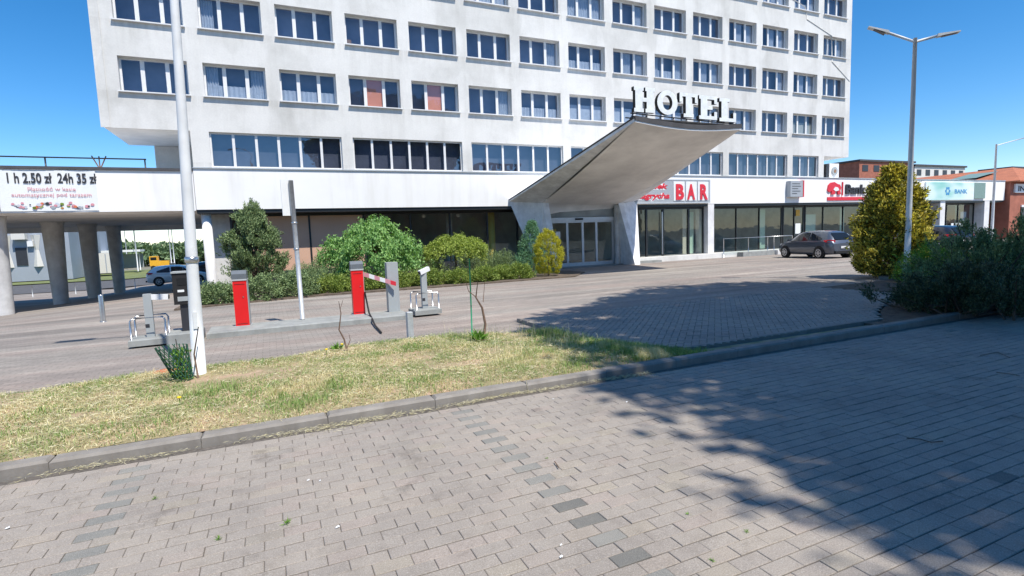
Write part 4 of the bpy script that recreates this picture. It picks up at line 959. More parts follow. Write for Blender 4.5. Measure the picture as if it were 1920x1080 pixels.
MB().box(-2.8, 2.8, 1.2, 1.3, .3, 2.3).build('back_panel', 'far_grey', sh)
for i, (x, y, h) in enumerate([(-26.5, 72.5, 6.5), (-16.5, 88, 7.5), (-13.4, 97, 7), (-19.0, 101, 6.5), (-22, 110, 7), (-14.8, 104, 7)]):
    o = MB().tube([(0, 0, 0), (0, 0, h)], [.09, .05], 6).build('utility_pole', 'galv', None, (x, y, -1.45))
    tag(o, ['thin grey pole in front of the panelled building', 'tall thin pole right of the round columns', 'thin pole beside the yellow vehicle', 'thin pole over the white shelter', 'faint pole far behind the shelter', 'faint pole in front of the far trees'][i], 'pole', 'thin poles in the far left background')
fence = empty('bollard_fence', (-14, 52, -1.2), 0, 'row of thin pale posts along the road edge under the terrace', 'fence')
for i in range(7):
    x, y = -17.5+i*1.25, 50.8+i*.15
    MB().tube([(0, 0, 0), (0, 0, .85)], .03, 6).build('post', 'galv', fence, Vector((x, y, G(x, y)))-Vector(fence.location))

# ------------------------------------------------------------------ vegetation builders
def tree_obj(name, loc, label, cat='tree', group=None): return empty(name, loc, 0, label, cat, group)
def trunk(parent, path, r0, r1, limbs=(), mat='bark', name='trunk'):
    m = MB(); k = len(path); m.tube(path, [r0+(r1-r0)*i/(k-1) for i in range(k)], 8)
    for (a, b, ra, rb) in limbs: m.tube([a, lerp(Vector(a), Vector(b), .5)+Vector((0, 0, .06)), b], [ra, (ra+rb)/2, rb], 6)
    return m.build(name, mat, parent)
def cloud(n, cx, cy, cz, rx, ry, rz, inner=.55, lump=.2, seed=0, zmin=None):
    d = sphere_dirs(n); r = inner+(1-inner)*rng.random(n)**.6
    fr = 1+lump*(np.sin(d[:, 0]*5+seed)*np.sin(d[:, 1]*6+seed*2)+.7*np.sin(d[:, 2]*7+seed*3+d[:, 0]*4))
    P = np.stack([cx+d[:, 0]*rx*r*fr, cy+d[:, 1]*ry*r*fr, cz+d[:, 2]*rz*r*fr], 1)
    if zmin is not None:
        k = P[:, 2] > zmin; P, d = P[k], d[k]
    return P, d
def crown(parent, name, P, D, tl, nl, leaf, wid, mat, spread=.7, jit=.03):
    p, d, l, w_ = twig_leaves(P, unit(D), tl, nl, leaf, wid, spread, jit)
    return link(name, leaf_mesh(name, p, d, l, w_, mat), parent)
UP = np.array([0, 0, 1.])
def clump(P, D, k, sig, keep=.25):
    """pull twigs together into k tufts so that the crown gets gaps and bumps"""
    n = len(P); c = rng.choice(n, k, replace=False); d2 = ((P[:, None, :]-P[None, c, :])**2).sum(-1); i = d2.argmin(1)
    size = .6+.9*rng.random(k); Q = P[c][i]+(P-P[c][i])*.45+rng.normal(size=(n, 3))*sig*size[i][:, None]
    m_ = rng.random(n) < keep; Q[m_] = P[m_]; DD = unit(D)*.6+unit(D[c])[i]*.8; return Q, DD

# big shade tree outside the frame that throws the dappled shadow
t = tree_obj('shade_tree', (12.45, -2.8, 0), 'large spreading leafy tree right of the camera shading the paving')
limbs = []
for k in range(16):
    a = k*2.4; z = 6.5+.5*k; rr = 5.2-.12*k; limbs.append(((0, 0, z), (rr*math.cos(a), rr*math.sin(a), z+1.8), .16-.006*k, .03))
trunk(t, [(0, 0, 0), (.1, 0, 4), (-.1, .1, 9), (0, 0, 15)], .38, .08, limbs)
def off_frame(P, o, m=.05):
    q = P+np.array(o)-np.array([0, 0, 1.65]); rx = q@np.array(right); uy = q@np.array(up); bz = -(q@np.array(back))
    vis = (bz > 0) & (np.abs(rx) < bz*(960/1007+m)) & (uy < bz*(540/1007+m)); return ~vis
P, D = cloud(8800, .35, 0, 12.0, 7.2, 7.6, 3.9, .45, .06, 1.3)
P2, D2 = cloud(10500, -.35, -4.8, 11.8, 7.5, 7.0, 3.4, .3, .05, 4.1); P = np.concatenate([P, P2]); D = np.concatenate([D, D2])
k = off_frame(P, (12.45, -2.8, 0), .06); P, D = P[k], D[k]
crown(t, 'crown', P, D+UP*.2, .45, 12, .23, .16, 'leaf_tree', .9, .10)
# golden thuja
t = tree_obj('golden_thuja', (16.85, 9.95, -.02), 'large golden yellow thuja growing around the street lamp')
trunk(t, [(0, 0, 0), (0, 0, 1.6), (0, 0, 2.9)], .09, .02)
n = 4200; z = rng.random(n)**1.15; ang = rng.random(n)*2*math.pi
prof = np.interp(z, [0, .12, .35, .55, .75, .9, 1], [.62, .90, 1.0, .84, .58, .32, .06])
rr = prof*.84*(.55+.45*rng.random(n)**.5)*(1+.20*np.sin(ang*4+z*9)+.17*np.sin(ang*7-z*17))
P = np.stack([rr*np.cos(ang), rr*np.sin(ang), .05+z*3.05], 1); D = np.stack([np.cos(ang), np.sin(ang), np.full(n, 1.1)], 1)+rng.normal(size=(n, 3))*.3
P, D = clump(P, D, 170, .06, .12); crown(t, 'crown', P, D, .20, 11, .10, .045, 'leaf_gold', .65, .03)
isl = struct('planter_island', MB().prismz([(16.0, 9.75), (16.7, 9.0), (26, 8.7), (26, 13.2), (20.5, 12.8)], -.1, .07), 'kerb')
struct('island_soil', MB().prismz([(16.2, 9.8), (16.8, 9.15), (25.8, 8.9), (25.8, 13.0), (20.55, 12.6)], .071, .09), 'dirt', isl)

# dark spreading juniper in the shade (foreground right)
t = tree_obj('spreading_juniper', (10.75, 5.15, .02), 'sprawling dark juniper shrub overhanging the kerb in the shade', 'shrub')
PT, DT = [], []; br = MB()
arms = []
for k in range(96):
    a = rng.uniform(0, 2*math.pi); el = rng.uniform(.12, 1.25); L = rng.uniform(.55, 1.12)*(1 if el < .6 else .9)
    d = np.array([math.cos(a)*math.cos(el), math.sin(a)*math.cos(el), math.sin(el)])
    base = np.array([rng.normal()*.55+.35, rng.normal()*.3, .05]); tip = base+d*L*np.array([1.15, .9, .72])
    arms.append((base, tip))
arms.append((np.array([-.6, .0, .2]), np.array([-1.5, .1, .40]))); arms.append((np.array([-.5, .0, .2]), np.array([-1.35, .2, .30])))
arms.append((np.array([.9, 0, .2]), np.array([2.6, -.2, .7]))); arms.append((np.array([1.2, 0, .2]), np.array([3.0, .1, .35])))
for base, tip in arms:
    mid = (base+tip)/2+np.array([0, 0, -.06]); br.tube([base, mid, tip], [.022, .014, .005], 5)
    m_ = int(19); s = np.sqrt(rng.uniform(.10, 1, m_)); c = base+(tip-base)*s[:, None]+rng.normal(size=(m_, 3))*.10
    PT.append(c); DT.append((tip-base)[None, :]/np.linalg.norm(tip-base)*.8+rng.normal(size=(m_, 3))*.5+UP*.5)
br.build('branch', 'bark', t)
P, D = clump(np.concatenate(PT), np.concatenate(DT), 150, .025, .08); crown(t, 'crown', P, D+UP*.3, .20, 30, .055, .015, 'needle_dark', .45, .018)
t = tree_obj('spreading_juniper', (16.3, 6.6, .02), 'taller grey green juniper behind the sprawling one, tips in sunlight', 'shrub')
PT, DT = [], []; br = MB()
for k in range(80):
    a = rng.uniform(0, 2*math.pi); el = rng.uniform(.25, 1.3); L = rng.uniform(.8, 1.65)
    d = np.array([math.cos(a)*math.cos(el)*1.05, math.sin(a)*math.cos(el), math.sin(el)]); base = np.array([rng.normal()*.8, rng.normal()*.4, .05]); tip = base+d*L
    br.tube([base, (base+tip)/2, tip], [.03, .018, .006], 5); m_ = 30; s = np.sqrt(rng.uniform(.08, 1, m_)); PT.append(base+(tip-base)*s[:, None]+rng.normal(size=(m_, 3))*.12); DT.append((tip-base)[None, :]/L*.7+rng.normal(size=(m_, 3))*.5+UP*.6)
br.build('branch', 'bark', t); P, D = clump(np.concatenate(PT), np.concatenate(DT), 190, .035, .15); crown(t, 'crown', P, D+UP*.3, .24, 26, .07, .02, 'needle_grey', .45, .02)
for i, (x, y, s, lab) in enumerate([(15.9, 8.45, .62, 'bright green low shrub at the foot of the golden thuja'), (16.6, 8.2, .6, 'bright green low shrub between the golden thuja and the junipers'), (18.9, 7.6, .8, 'bright green rounded shrub at the right edge behind the junipers')]):
    t = tree_obj('low_shrub', (x, y, .05), lab, 'shrub', 'bright green low shrubs'); P, D = cloud(900, 0, 0, .3, s*1.2, s, .55, .4, .15, i, 0.02); crown(t, 'foliage', P, D+UP*.4, .12, 12, .05, .022, 'bright_green', .7)
    trunk(t, [(0, 0, 0), (0, 0, .4)], .03, .01, name='stem')

# entrance bed ------------------------------------------------
bed = MB(); bp = [(-2.6, 17.9), (-.9, 18.5), (1.5, 19.2), (5.5, 19.0), (9.3, 19.2), (11.5, 19.2), (13.4, 21.5), (13.4, 27.8), (-2.4, 27.8)]
me = []; 
bx = [(x, y, G(x, y)+.05) for x, y in bp]; b0 = [(x, y, G(x, y)-.1) for x, y in bp]
bed.poly(bx); nb = len(bp); bed._a(bx+b0, [(i+nb, (i+1) % nb+nb, (i+1) % nb, i) for i in range(nb)])
struct('planting_bed', bed, 'dirt')
# pyramidal juniper
x, y = -.55, 24.6; t = tree_obj('conical_juniper', (x, y, G(x, y)), 'tall irregular grey green conifer beside the white column')
trunk(t, [(0, 0, 0), (.05, 0, 1.6), (0, 0, 3.2)], .10, .02)
PT, DT = [], []
br = MB()
for k in range(120):
    z = rng.uniform(.15, 3.0); a = rng.uniform(0, 6.28); Lr = np.interp(z, [0, .8, 1.6, 2.4, 3.1], [1.2, 1.15, .92, .5, .12])*rng.uniform(.75, 1.15)
    tip = np.array([Lr*math.cos(a), Lr*math.sin(a)*.9, z+.45+.1*Lr]); base = np.array([0, 0, max(.05, z-.2)])
    br.tube([base, (base+tip)/2+np.array([0, 0, -.05]), tip], [.022, .014, .005], 4)
    m_ = 26; s = np.sqrt(rng.uniform(.1, 1, m_)); PT.append(base+(tip-base)*s[:, None]+rng.normal(size=(m_, 3))*.09); DT.append((tip-base)[None, :]*.5+rng.normal(size=(m_, 3))*.4+UP*.8)
br.build('branch', 'bark', t); P, D = clump(np.concatenate(PT), np.concatenate(DT), 200, .04, .15); crown(t, 'crown', P, D, .24, 15, .09, .028, 'needle_grey', .45, .02)
# weeping tree
x, y = 3.85, 22.0; t = tree_obj('weeping_tree', (x, y, G(x, y)), 'broad weeping green tree with drooping leafy branches')
trunk(t, [(0, 0, 0), (.05, 0, .9), (0, 0, 1.9)], .11, .07, [((0, 0, 1.8), (1.1*math.cos(k*1.05), 1.0*math.sin(k*1.05), 2.15), .05, .015) for k in range(6)])
n = 1600; ang = rng.random(n)*6.283; q = rng.random(n)**.45
lump = 1+.15*np.sin(ang*3+.5)+.13*np.sin(ang*7)+.08*np.sin(ang*13)
rr = 1.66*q*lump; top = 2.72-.95*(q**1.7)+.20*np.sin(ang*5+q*7)+.12*np.sin(ang*11-q*9); drop = rng.random(n)**1.2*(.25+1.25*q**1.5)*(1+.35*np.sin(ang*9))
P = np.stack([rr*np.cos(ang)*1.08, rr*np.sin(ang), np.maximum(top-drop, .25)], 1); D = np.stack([np.cos(ang)*.45, np.sin(ang)*.45, np.full(n, -1.)], 1)+rng.normal(size=(n, 3))*.25
P, D = clump(P, D, 120, .07, .2); crown(t, 'crown', P, D, .34, 12, .12, .055, 'leaf_weep', .55, .05)
# umbrella tree
x, y = 7.45, 22.6; t = tree_obj('umbrella_shrub', (x, y, G(x, y)), 'small umbrella shaped yellow green tree on a thin stem')
trunk(t, [(0, 0, 0), (.02, 0, .8), (0, 0, 1.45)], .05, .03, [((0, 0, 1.35), (.8*math.cos(k*1.3), .8*math.sin(k*1.3), 1.6), .025, .01) for k in range(5)])
n = 1300; ang = rng.random(n)*6.283; q = rng.random(n)**.5; rr = 1.36*q*(1+.10*np.sin(ang*6)+.07*np.sin(ang*11)); top = 2.0-.42*q**2.2+.06*np.sin(ang*8+q*6)
P = np.stack([rr*np.cos(ang), rr*np.sin(ang), top-rng.random(n)*(.12+.45*q)*(1+.4*np.sin(ang*10))], 1); D = np.stack([np.cos(ang)*.5, np.sin(ang)*.5, np.full(n, -.9)], 1)+rng.normal(size=(n, 3))*.3
P, D = clump(P, D, 90, .05, .2); crown(t, 'crown', P, D, .22, 12, .08, .04, 'leaf_umb', .6, .03)
# blue-green cone and dark junipers near canopy
x, y = 11.35, 22.8; t = tree_obj('cone_conifer', (x, y, G(x, y)), 'pointed blue green conifer against the canopy leg')
trunk(t, [(0, 0, 0), (0, 0, 2.2)], .06, .01); n = 1500; z = rng.random(n)**1.2; ang = rng.random(n)*6.283; prof = np.interp(z, [0, .2, .6, 1], [1, .95, .5, .03])*.98*(1+.12*np.sin(ang*5+z*10)); rr = prof*(.6+.4*rng.random(n))
crown(t, 'crown', np.stack([rr*np.cos(ang), rr*np.sin(ang), z*2.45], 1), np.stack([np.cos(ang), np.sin(ang), np.full(n, .9)], 1)+rng.normal(size=(n, 3))*.3, .16, 12, .06, .026, 'needle_blue', .7, .03)
x, y = 10.9, 20.4; t = tree_obj('yellow_thuja_ball', (x, y, G(x, y)), 'dense yellow egg shaped thuja beside the entrance', 'shrub')
n = 2200; z = rng.random(n); ang = rng.random(n)*6.283; rr = np.interp(z, [0, .12, .4, .7, .9, 1], [.36, .52, .60, .50, .28, .04])*(.8+.2*rng.random(n))*(1+.05*np.sin(ang*6+z*9))
P, D = clump(np.stack([rr*np.cos(ang), rr*np.sin(ang), .12+z*1.82], 1), np.stack([np.cos(ang), np.sin(ang), np.full(n, 1.2)], 1)+rng.normal(size=(n, 3))*.25, 130, .03, .2); crown(t, 'foliage', P, D, .12, 12, .04, .02, 'leaf_ball', .6, .02); trunk(t, [(0, 0, 0), (0, 0, .9)], .06, .02, name='stem')
MBc = MB(); 
for i, (x, y, s, h, lab) in enumerate([(8.9, 24.0, 1.0, .85, 'dark green conifer shrub right of the umbrella-shaped tree'), (10.0, 23.6, .9, .8, 'dark green conifer shrub left of the pointed blue green conifer'), (6.6, 24.3, .9, .7, 'dark conifer shrub behind the umbrella-shaped tree'), (2.3, 24.2, .95, .9, 'dark green juniper between the tall conifer and the sign post'), (1.2, 21.4, .95, .65, 'dark green juniper mound behind the left red cabinet')]):
    t = tree_obj('juniper_shrub', (x, y, G(x, y)), lab, 'shrub', 'dark juniper shrubs in the entrance bed'); P, D = cloud(760, 0, 0, h*.55, s, s*.8, h*.85, .35, .2, i*1.7, .03)
    crown(t, 'foliage', P, D+UP*1.0, .2, 15, .06, .018, 'needle_grey', .5); trunk(t, [(0, 0, 0), (0, 0, .5)], .04, .01, name='stem')
low = [(-1.55, 18.9, .8, .55, 'needle_grey', 'grey green mound nearest the lamp post at the left bed end'), (-.35, 19.2, .95, .7, 'needle_grey', 'dark mound directly behind the left red cabinet'), (.75, 19.6, 1.0, .66, 'needle_grey', 'dark mound between the left red cabinet and the sign post'),
       (1.9, 20.1, .95, .5, 'hedge_green', 'yellow green mound left of the sign post'), (3.0, 20.2, 1.0, .5, 'hedge_green', 'yellow green mound right of the sign post'), (4.2, 20.2, 1.0, .5, 'hedge_green', 'yellow green mound behind the right red cabinet'),
       (5.5, 20.2, 1.0, .52, 'hedge_green', 'yellow green mound behind the grey cabinet'), (6.6, 20.0, .75, .45, 'hedge_green', 'yellow green mound behind the camera cage'), (7.75, 20.0, .8, .5, 'hedge_green', 'round clipped mound below the umbrella-shaped tree'), (9.35, 20.2, .85, .52, 'hedge_green', 'round clipped mound left of the yellow thuja'), (8.6, 20.3, .6, .45, 'hedge_green', 'small clipped mound in the middle of the front row')]
for i, (x, y, s, h, mt, lab) in enumerate(low):
    t = tree_obj('hedge_mound', (x, y, G(x, y)), lab, 'shrub', 'low clipped shrubs along the bed front'); P, D = cloud(900, 0, 0, h*.42, s*.62, s*.55, h*.60, .6, .22, i*2.1, .02)
    P, D = clump(P, D+UP*.7, 34, .05, .2); crown(t, 'foliage', P, D, .13, 11, .06, .03, mt, .65, .03)
# background trees at the left
for i, (x, y, h, r_) in enumerate([(-26, 118, 7.0, 4.5), (-22.5, 124, 6.2, 4.5), (-19, 130, 5.6, 4.8), (-15, 126, 5.8, 4.6), (-11.5, 128, 6.2, 4.8), (-30, 128, 6.4, 5), (-7.5, 130, 6, 5), (-37, 150, 7, 5)]):
    t = tree_obj('distant_tree', (x, y, -1.5), ['round pale green tree at the left of the far tree line', 'low tree behind the white shelter', 'tree in the middle of the far tree line', 'tree behind the yellow vehicle', 'tree at the right of the far tree line', 'tree behind the striped chimney foot', 'tree hidden right of the lamp post', 'far tree beside the chimney'][i], 'tree', 'trees on the far left horizon')
    h *= .56; P, D = cloud(420, 0, 0, h*.6, r_, r_, h*.42, .3, .22, i*1.3); crown(t, 'crown', P, D, .6, 6, .7, .5, 'far_leaf', .9, .25); trunk(t, [(0, 0, 0), (0, 0, h*.6)], .25, .12)

# ------------------------------------------------------------------ grass strip
def blades(n, xr, yr, hfun, wid, mat, name, keep=None, lean=.45, parent=None, zf=soil_z):
    X = rng.uniform(*xr, n); Y = rng.uniform(*yr, n); k = (Y < strip_edge(X)-.02)
    if keep is not None: k &= keep(X, Y)
    X, Y = X[k], Y[k]; n = len(X); Z = zf(X, Y)-.01
    H_ = hfun(X, Y)*(.55+.8*rng.random(n)); a = rng.random(n)*6.283; ln = np.abs(rng.normal(size=n))*lean+.12
    dx, dy = np.cos(a)*ln, np.sin(a)*ln; wx, wy = -np.sin(a), np.cos(a); w_ = wid*(.6+.8*rng.random(n))
    B = np.stack([X, Y, Z], 1); S = np.stack([wx, wy, 0*X], 1)*w_[:, None]*.5
    Mid = B+np.stack([dx*.4, dy*.4, np.full(n, .62)], 1)*H_[:, None]; T = B+np.stack([dx*1.2, dy*1.2, 1-.35*ln], 1)*H_[:, None]
    V = np.empty((n, 5, 3)); V[:, 0] = B-S; V[:, 1] = B+S; V[:, 2] = Mid+S*.8; V[:, 3] = T; V[:, 4] = Mid-S*.8
    me = bpy.data.meshes.new(name); me.vertices.add(n*5); me.vertices.foreach_set('co', V.ravel()); me.loops.add(n*7); me.loops.foreach_set('vertex_index', (np.arange(n)[:, None]*5+np.array([0, 1, 2, 4, 4, 2, 3])[None, :]).ravel().astype(np.int32))
    me.polygons.add(n*2); me.polygons.foreach_set('loop_start', (np.arange(n)[:, None]*7+np.array([0, 4])[None, :]).ravel().astype(np.int32)); me.polygons.foreach_set('loop_total', np.tile(np.array([4, 3], dtype=np.int32), n)); me.materials.append(MT[mat]); me.update(calc_edges=True)
    o = link(name, me, parent); o['kind'] = 'stuff'; return o
_lat = rng.random((64, 64))
def vn(X, Y, f):
    x, y = X*f+20, Y*f+20; i, j = np.floor(x).astype(int), np.floor(y).astype(int); u, v_ = x-i, y-j; u, v_ = u*u*(3-2*u), v_*v_*(3-2*v_)
    g = lambda a, b: _lat[a % 64, b % 64]
    return (g(i, j)*(1-u)+g(i+1, j)*u)*(1-v_)+(g(i, j+1)*(1-u)+g(i+1, j+1)*u)*v_
def pn(X, Y, s, p): return np.clip(1.6*(.55*vn(X+p, Y, s*.8)+.3*vn(X, Y+p, s*2.1)+.15*vn(X, Y, s*5))-.3, 0, 1.2)
def bare(X, Y): return np.clip(1-1.1*np.exp(-(((X+.35)/.75)**2+((Y-7.0)/.38)**2)), .08, 1)*np.where(vn(X, Y, 2.3) > .80, .25, 1)
hf = lambda X, Y: .025+.07*pn(X, Y, 2.1, 1.)**2+.05*ss(7.3, 8.2, Y)*ss(1.5, 2.6, X)+.05*ss(3.3, 4.2, X)
g1_ = blades(120000, (-5.5, 5.2), (5.14, 8.4), hf, .005, 'grass_green', 'grass', lambda X, Y: rng.random(len(X)) < (.12+1.1*pn(X, Y, 1.7, .6)-.45*ss(5.6, 5.2, Y))*bare(X, Y))
tag(g1_, 'green grass growing on the strip beside the kerb', 'grass')
g2_ = blades(110000, (-5.5, 4.9), (5.14, 8.4), lambda X, Y: .035+.018*pn(X, Y, 3, 2), .005, 'grass_dry', 'dry_grass', lambda X, Y: rng.random(len(X)) < (.9-.75*pn(X, Y, 1.7, .6))*bare(X, Y), 1.5)
tag(g2_, 'bleached dry grass between the green tufts on the strip', 'grass')
n = 42000; X = rng.uniform(-5.5, 4.6, n); Y = rng.uniform(5.16, 8.3, n); k = (Y < strip_edge(X)-.03) & (rng.random(n) < (.8-.7*pn(X, Y, 1.7, .6))*bare(X, Y)); X, Y = X[k], Y[k]; n = len(X)
a = rng.random(n)*6.283; P = np.stack([X, Y, soil_z(X, Y)+.008+.035*rng.random(n)], 1); D = unit(np.stack([np.cos(a), np.sin(a), rng.normal(size=n)*.22], 1))
o = link('thatch', leaf_mesh('thatch', P, D, .04+.05*rng.random(n), .006, 'straw')); tag(o, 'flat bleached thatch lying among the grass on the strip', 'grass', None, 'stuff')
# tall stalks at the far edge
g3_ = blades(900, (2.4, 5.0), (5.9, 8.25), lambda X, Y: .15+.10*rng.random(len(X)), .004, 'grass_dry', 'tall_grass', lambda X, Y: rng.random(len(X)) < .7, .25)
tag(g3_, 'tall seeding grass stalks at the far edge of the strip', 'grass')
g4_ = blades(9000, (3.9, 4.95), (5.16, 6.3), lambda X, Y: .06+.05*rng.random(len(X)), .0045, 'grass_green', 'shaded_grass', None, .4)
tag(g4_, 'lush green grass in the shaded corner of the strip', 'grass')
# straw litter along kerb foot
n = 5200; X = rng.uniform(-3, 3.9, n); Y = 4.975-np.abs(rng.normal(size=n))*.045*(1+.6*np.sin(X*2.1)+.5*np.sin(X*5.3))-.005; k = rng.random(n) < .22+.5*ss(-.8, .3, X)+.3*np.sin(X*3.7); X, Y = X[k], Y[k]; n = len(X)
a = rng.normal(size=n)*1.1; P = np.stack([X, Y, .004+rng.random(n)*.02], 1); D = unit(np.stack([np.cos(a), np.sin(a)*.5, rng.normal(size=n)*.12], 1))
o = link('straw_litter', leaf_mesh('straw_litter', P, D, .02+.045*rng.random(n), .0032, 'straw')); tag(o, 'line of dry straw lying along the foot of the kerb', 'straw', None, 'stuff')
# weeds
def weed(x, y, s, lab, z=0., n=20, cat='weed', group='small weeds in the paving joints'):
    P = np.zeros((n, 3))+rng.normal(size=(n, 3))*np.array([.012, .012, 0])*s; D = unit(rng.normal(size=(n, 3))*np.array([1, 1, .3])+UP*.9)
    o = link('weed', leaf_mesh('weed', P, D, (.05+.04*rng.random(n))*s, .010*s, 'weed'), None, (x, y, z)); tag(o, lab, cat, group); return o
def Gp(px, py):      # pixel -> ground at z=0 (layout aid only)
    d = right*(px-960)-up*(py-540)-back*1007; t_ = -1.65/d.z; return d.x*t_, d.y*t_
for (px, py, s, lab) in [(537, 982, .9, 'small green weed in the brick joint left of the middle'), (408, 1012, .7, 'tiny weed near the left dark brick line'), (1290, 965, .45, 'tiny weed in a joint by the sunlit bricks'), (1400, 998, .5, 'pale green weed in a joint near the shadow edge'), (1335, 1052, .5, 'weed in a brick joint at the lower middle'), (290, 936, .6, 'dry weed beside the left dark bricks'), (1025, 860, .35, 'tiny dark weed near the right dark bricks')]:
    x, y = Gp(px, py); weed(x, y, s*.6, lab)
for (x, y, h, lab) in [(-.9, 6.0, .0, 'yellow dandelion in the grass at the left'), (.85, 7.9, 0, 'yellow dandelion beside the dead sapling'), (.62, 7.7, 0, 'yellow dandelion left of the dead sapling')]:
    x, y = (x, y); z = float(soil_z(np.array(x), np.array(y)))
    t = empty('dandelion', (x, y, z), 0, lab, 'flower', 'dandelions in the grass'); MB().tube([(0, 0, 0), (0, 0, .07)], .003, 5).build('stem', 'weed', t); MB().lathe([(.004, .065), (.022, .075), (.018, .085), (.0, .09)], 0, 0, 10).build('flower_head', 'dandelion', t)
# broad weed clump by green stake
weedc = weed(2.72, 7.35, 2.3, 'leafy green weed clump at the foot of the green stake', .13, 160, 'weed', 'leafy weeds on the strip'); weedc2 = weed(.78, 7.95, 1.6, 'low leafy weed at the foot of the dead sapling', .1, 60, 'weed', 'leafy weeds on the strip')

# saplings and stake
t = empty('dead_sapling', (.9, 7.75, .1), 0, 'thin leafless sapling left of the grey square post', 'sapling', 'dead saplings on the strip')
m = MB(); m.tube([(0, 0, 0), (-.03, 0, .18), (-.09, 0, .32), (-.05, 0, .55), (-.07, 0, .72)], [.014, .012, .010, .007, .003], 5); m.tube([(0, 0, .05), (.05, 0, .16), (.04, 0, .24)], [.008, .005, .002], 4).tube([(-.06, 0, .6), (-.01, 0, .74)], [.004, .002], 4)
m.build('stem', 'deadwood', t)
t = empty('dead_sapling', (2.80, 7.35, .1), 0, 'crooked bare sapling tied beside the green stake', 'sapling', 'dead saplings on the strip')
m = MB(); m.tube([(0, 0, 0), (.04, 0, .25), (.0, 0, .5), (-.09, 0, .66), (-.05, 0, .9)], [.022, .019, .016, .011, .004], 6); m.tube([(-.08, 0, .66), (-.2, 0, .76), (-.24, 0, .92)], [.009, .006, .002], 4).tube([(.02, 0, .58), (.06, 0, .9)], [.007, .002], 4); m.build('stem', 'deadwood', t)
o = MB().tube([(0, 0, 0), (.01, 0, 1.25)], .011, 6).build('plant_stake', 'green_stake', None, (2.66, 7.45, .08)); tag(o, 'thin green plant stake standing beside the crooked sapling', 'stake')

# ------------------------------------------------------------------ barrier island and equipment
isl2 = empty('barrier_island', (.7, 11.4, 0), 0, 'low grey concrete island carrying the parking barrier cabinets', 'island')
i2 = Vector(isl2.location)
SB(MB().cbox(-1.15, 2.62, 11.1, 11.95, -.1, .07, .02), 'plinth', 'base_concrete', isl2, i2)
SB(MB().cbox(-1.72, -1.2, 10.75, 11.5, -.1, .16, .02), 'end_block', 'base_concrete', isl2, i2)
def cabinet(name, x, y, lab, grp, body, cap, h, w_=.24, d=.30):
    t = empty(name, (x, y, .07), R(-3), lab, 'barrier cabinet', grp)
    MB().box(-w_/2, w_/2, -d/2, d/2, 0, h).build('body', body, t)
    if cap:
        MB().prismx([(-d/2-.01, h+.002), (d/2+.01, h+.002), (d/2+.01, h+.12), (d/2-.05, h+.16), (-d/2+.06, h+.16), (-d/2-.01, h+.10)], -w_/2-.01, w_/2+.01).build('hood', 'hood_grey', t)
        MB().box(-w_/2-.012, w_/2+.012, -d/2-.012, d/2+.012, h-.03, h-.0).build('rim', 'frame_silver', t)
        MB().box(-w_/2+.03, w_/2-.03, -d/2-.006, -d/2-.001, .05, .055).box(-w_/2+.03, w_/2-.03, -d/2-.006, -d/2-.001, h-.10, h-.095).build('seam', 'dark_paint', t); MB().tube([(.05, -d/2-.001, h*.62), (.05, -d/2-.012, h*.62)], .012, 8).build('lock', 'steel', t); MB().box(-w_/2-.03, w_/2+.03, -d/2-.03, d/2+.03, 0, .012).build('foot_plate', 'galv', t)
        MB().box(w_/2+.001, w_/2+.012, -d/2+.02, d/2-.02, .02, h-.04).build('side_cover', 'grey_paint', t)
    return t
grp = 'red parking barrier cabinets'
cabinet('barrier_cabinet', -.56, 11.75, 'red barrier cabinet without an arm, left of the sign post', grp, 'red_paint', 'grey_paint', .92)
c2 = cabinet('barrier_cabinet', 1.68, 12.0-.1, 'red barrier cabinet with the striped arm, right of the sign post', grp, 'red_paint', 'grey_paint', .98)
t = empty('striped_barrier', (1.82, 11.85, .92), 0, 'short red and white striped barrier arm sloping from the right red cabinet', 'barrier arm')
A_, B_ = Vector((0, 0, 0)), Vector((.62, -.30, -.23))
for i in range(6):
    a, b = lerp(A_, B_, i/6), lerp(A_, B_, (i+1)/6)
    m = MB(); m._a([a+Vector((0, 0, .045)), b+Vector((0, 0, .045)), b-Vector((0, 0, .045)), a-Vector((0, 0, .045)), a+Vector((.01, .04, .045)), b+Vector((.01, .04, .045)), b+Vector((.01, .04, -.045)), a+Vector((.01, .04, -.045))], [(3, 2, 1, 0), (0, 1, 5, 4), (4, 5, 6, 7), (2, 3, 7, 6), (0, 4, 7, 3), (1, 2, 6, 5)])
    m.build('arm_segment', 'red_print' if i == 5 else ('pink_print' if i % 2 == 0 else 'sign_white'), t)
cabinet('grey_cabinet', 2.42, 11.85, 'plain light grey cabinet at the right end of the island', None, 'grey_paint', None, 1.08, .24, .3)
# sign post
t = empty('sign_post', (.53, 11.8, .08), 0, 'grey steel post carrying a narrow white sign seen almost edge-on', 'sign post')
MB().tube([(0, 0, 0), (-.03, 0, 2.82)], .045, 12).build('post', 'galv', t)
sp = MB().box(-.10, .10, -.012, .012, 0, .72).build('sign_plate', 'sign_white', t, (-.125, .05, 2.12), (0, 0, R(8)))
MB().box(-.06, .0, -.02, .04, 2.2, 2.24).box(-.06, .0, -.02, .04, 2.7, 2.74).build('bracket', 'galv', t)
for z in (1.42, 1.95): MB().lathe([(.05, z), (.058, z+.01), (.058, z+.03), (.05, z+.04)], -.02, 0, 12).build('clamp', 'steel', t)
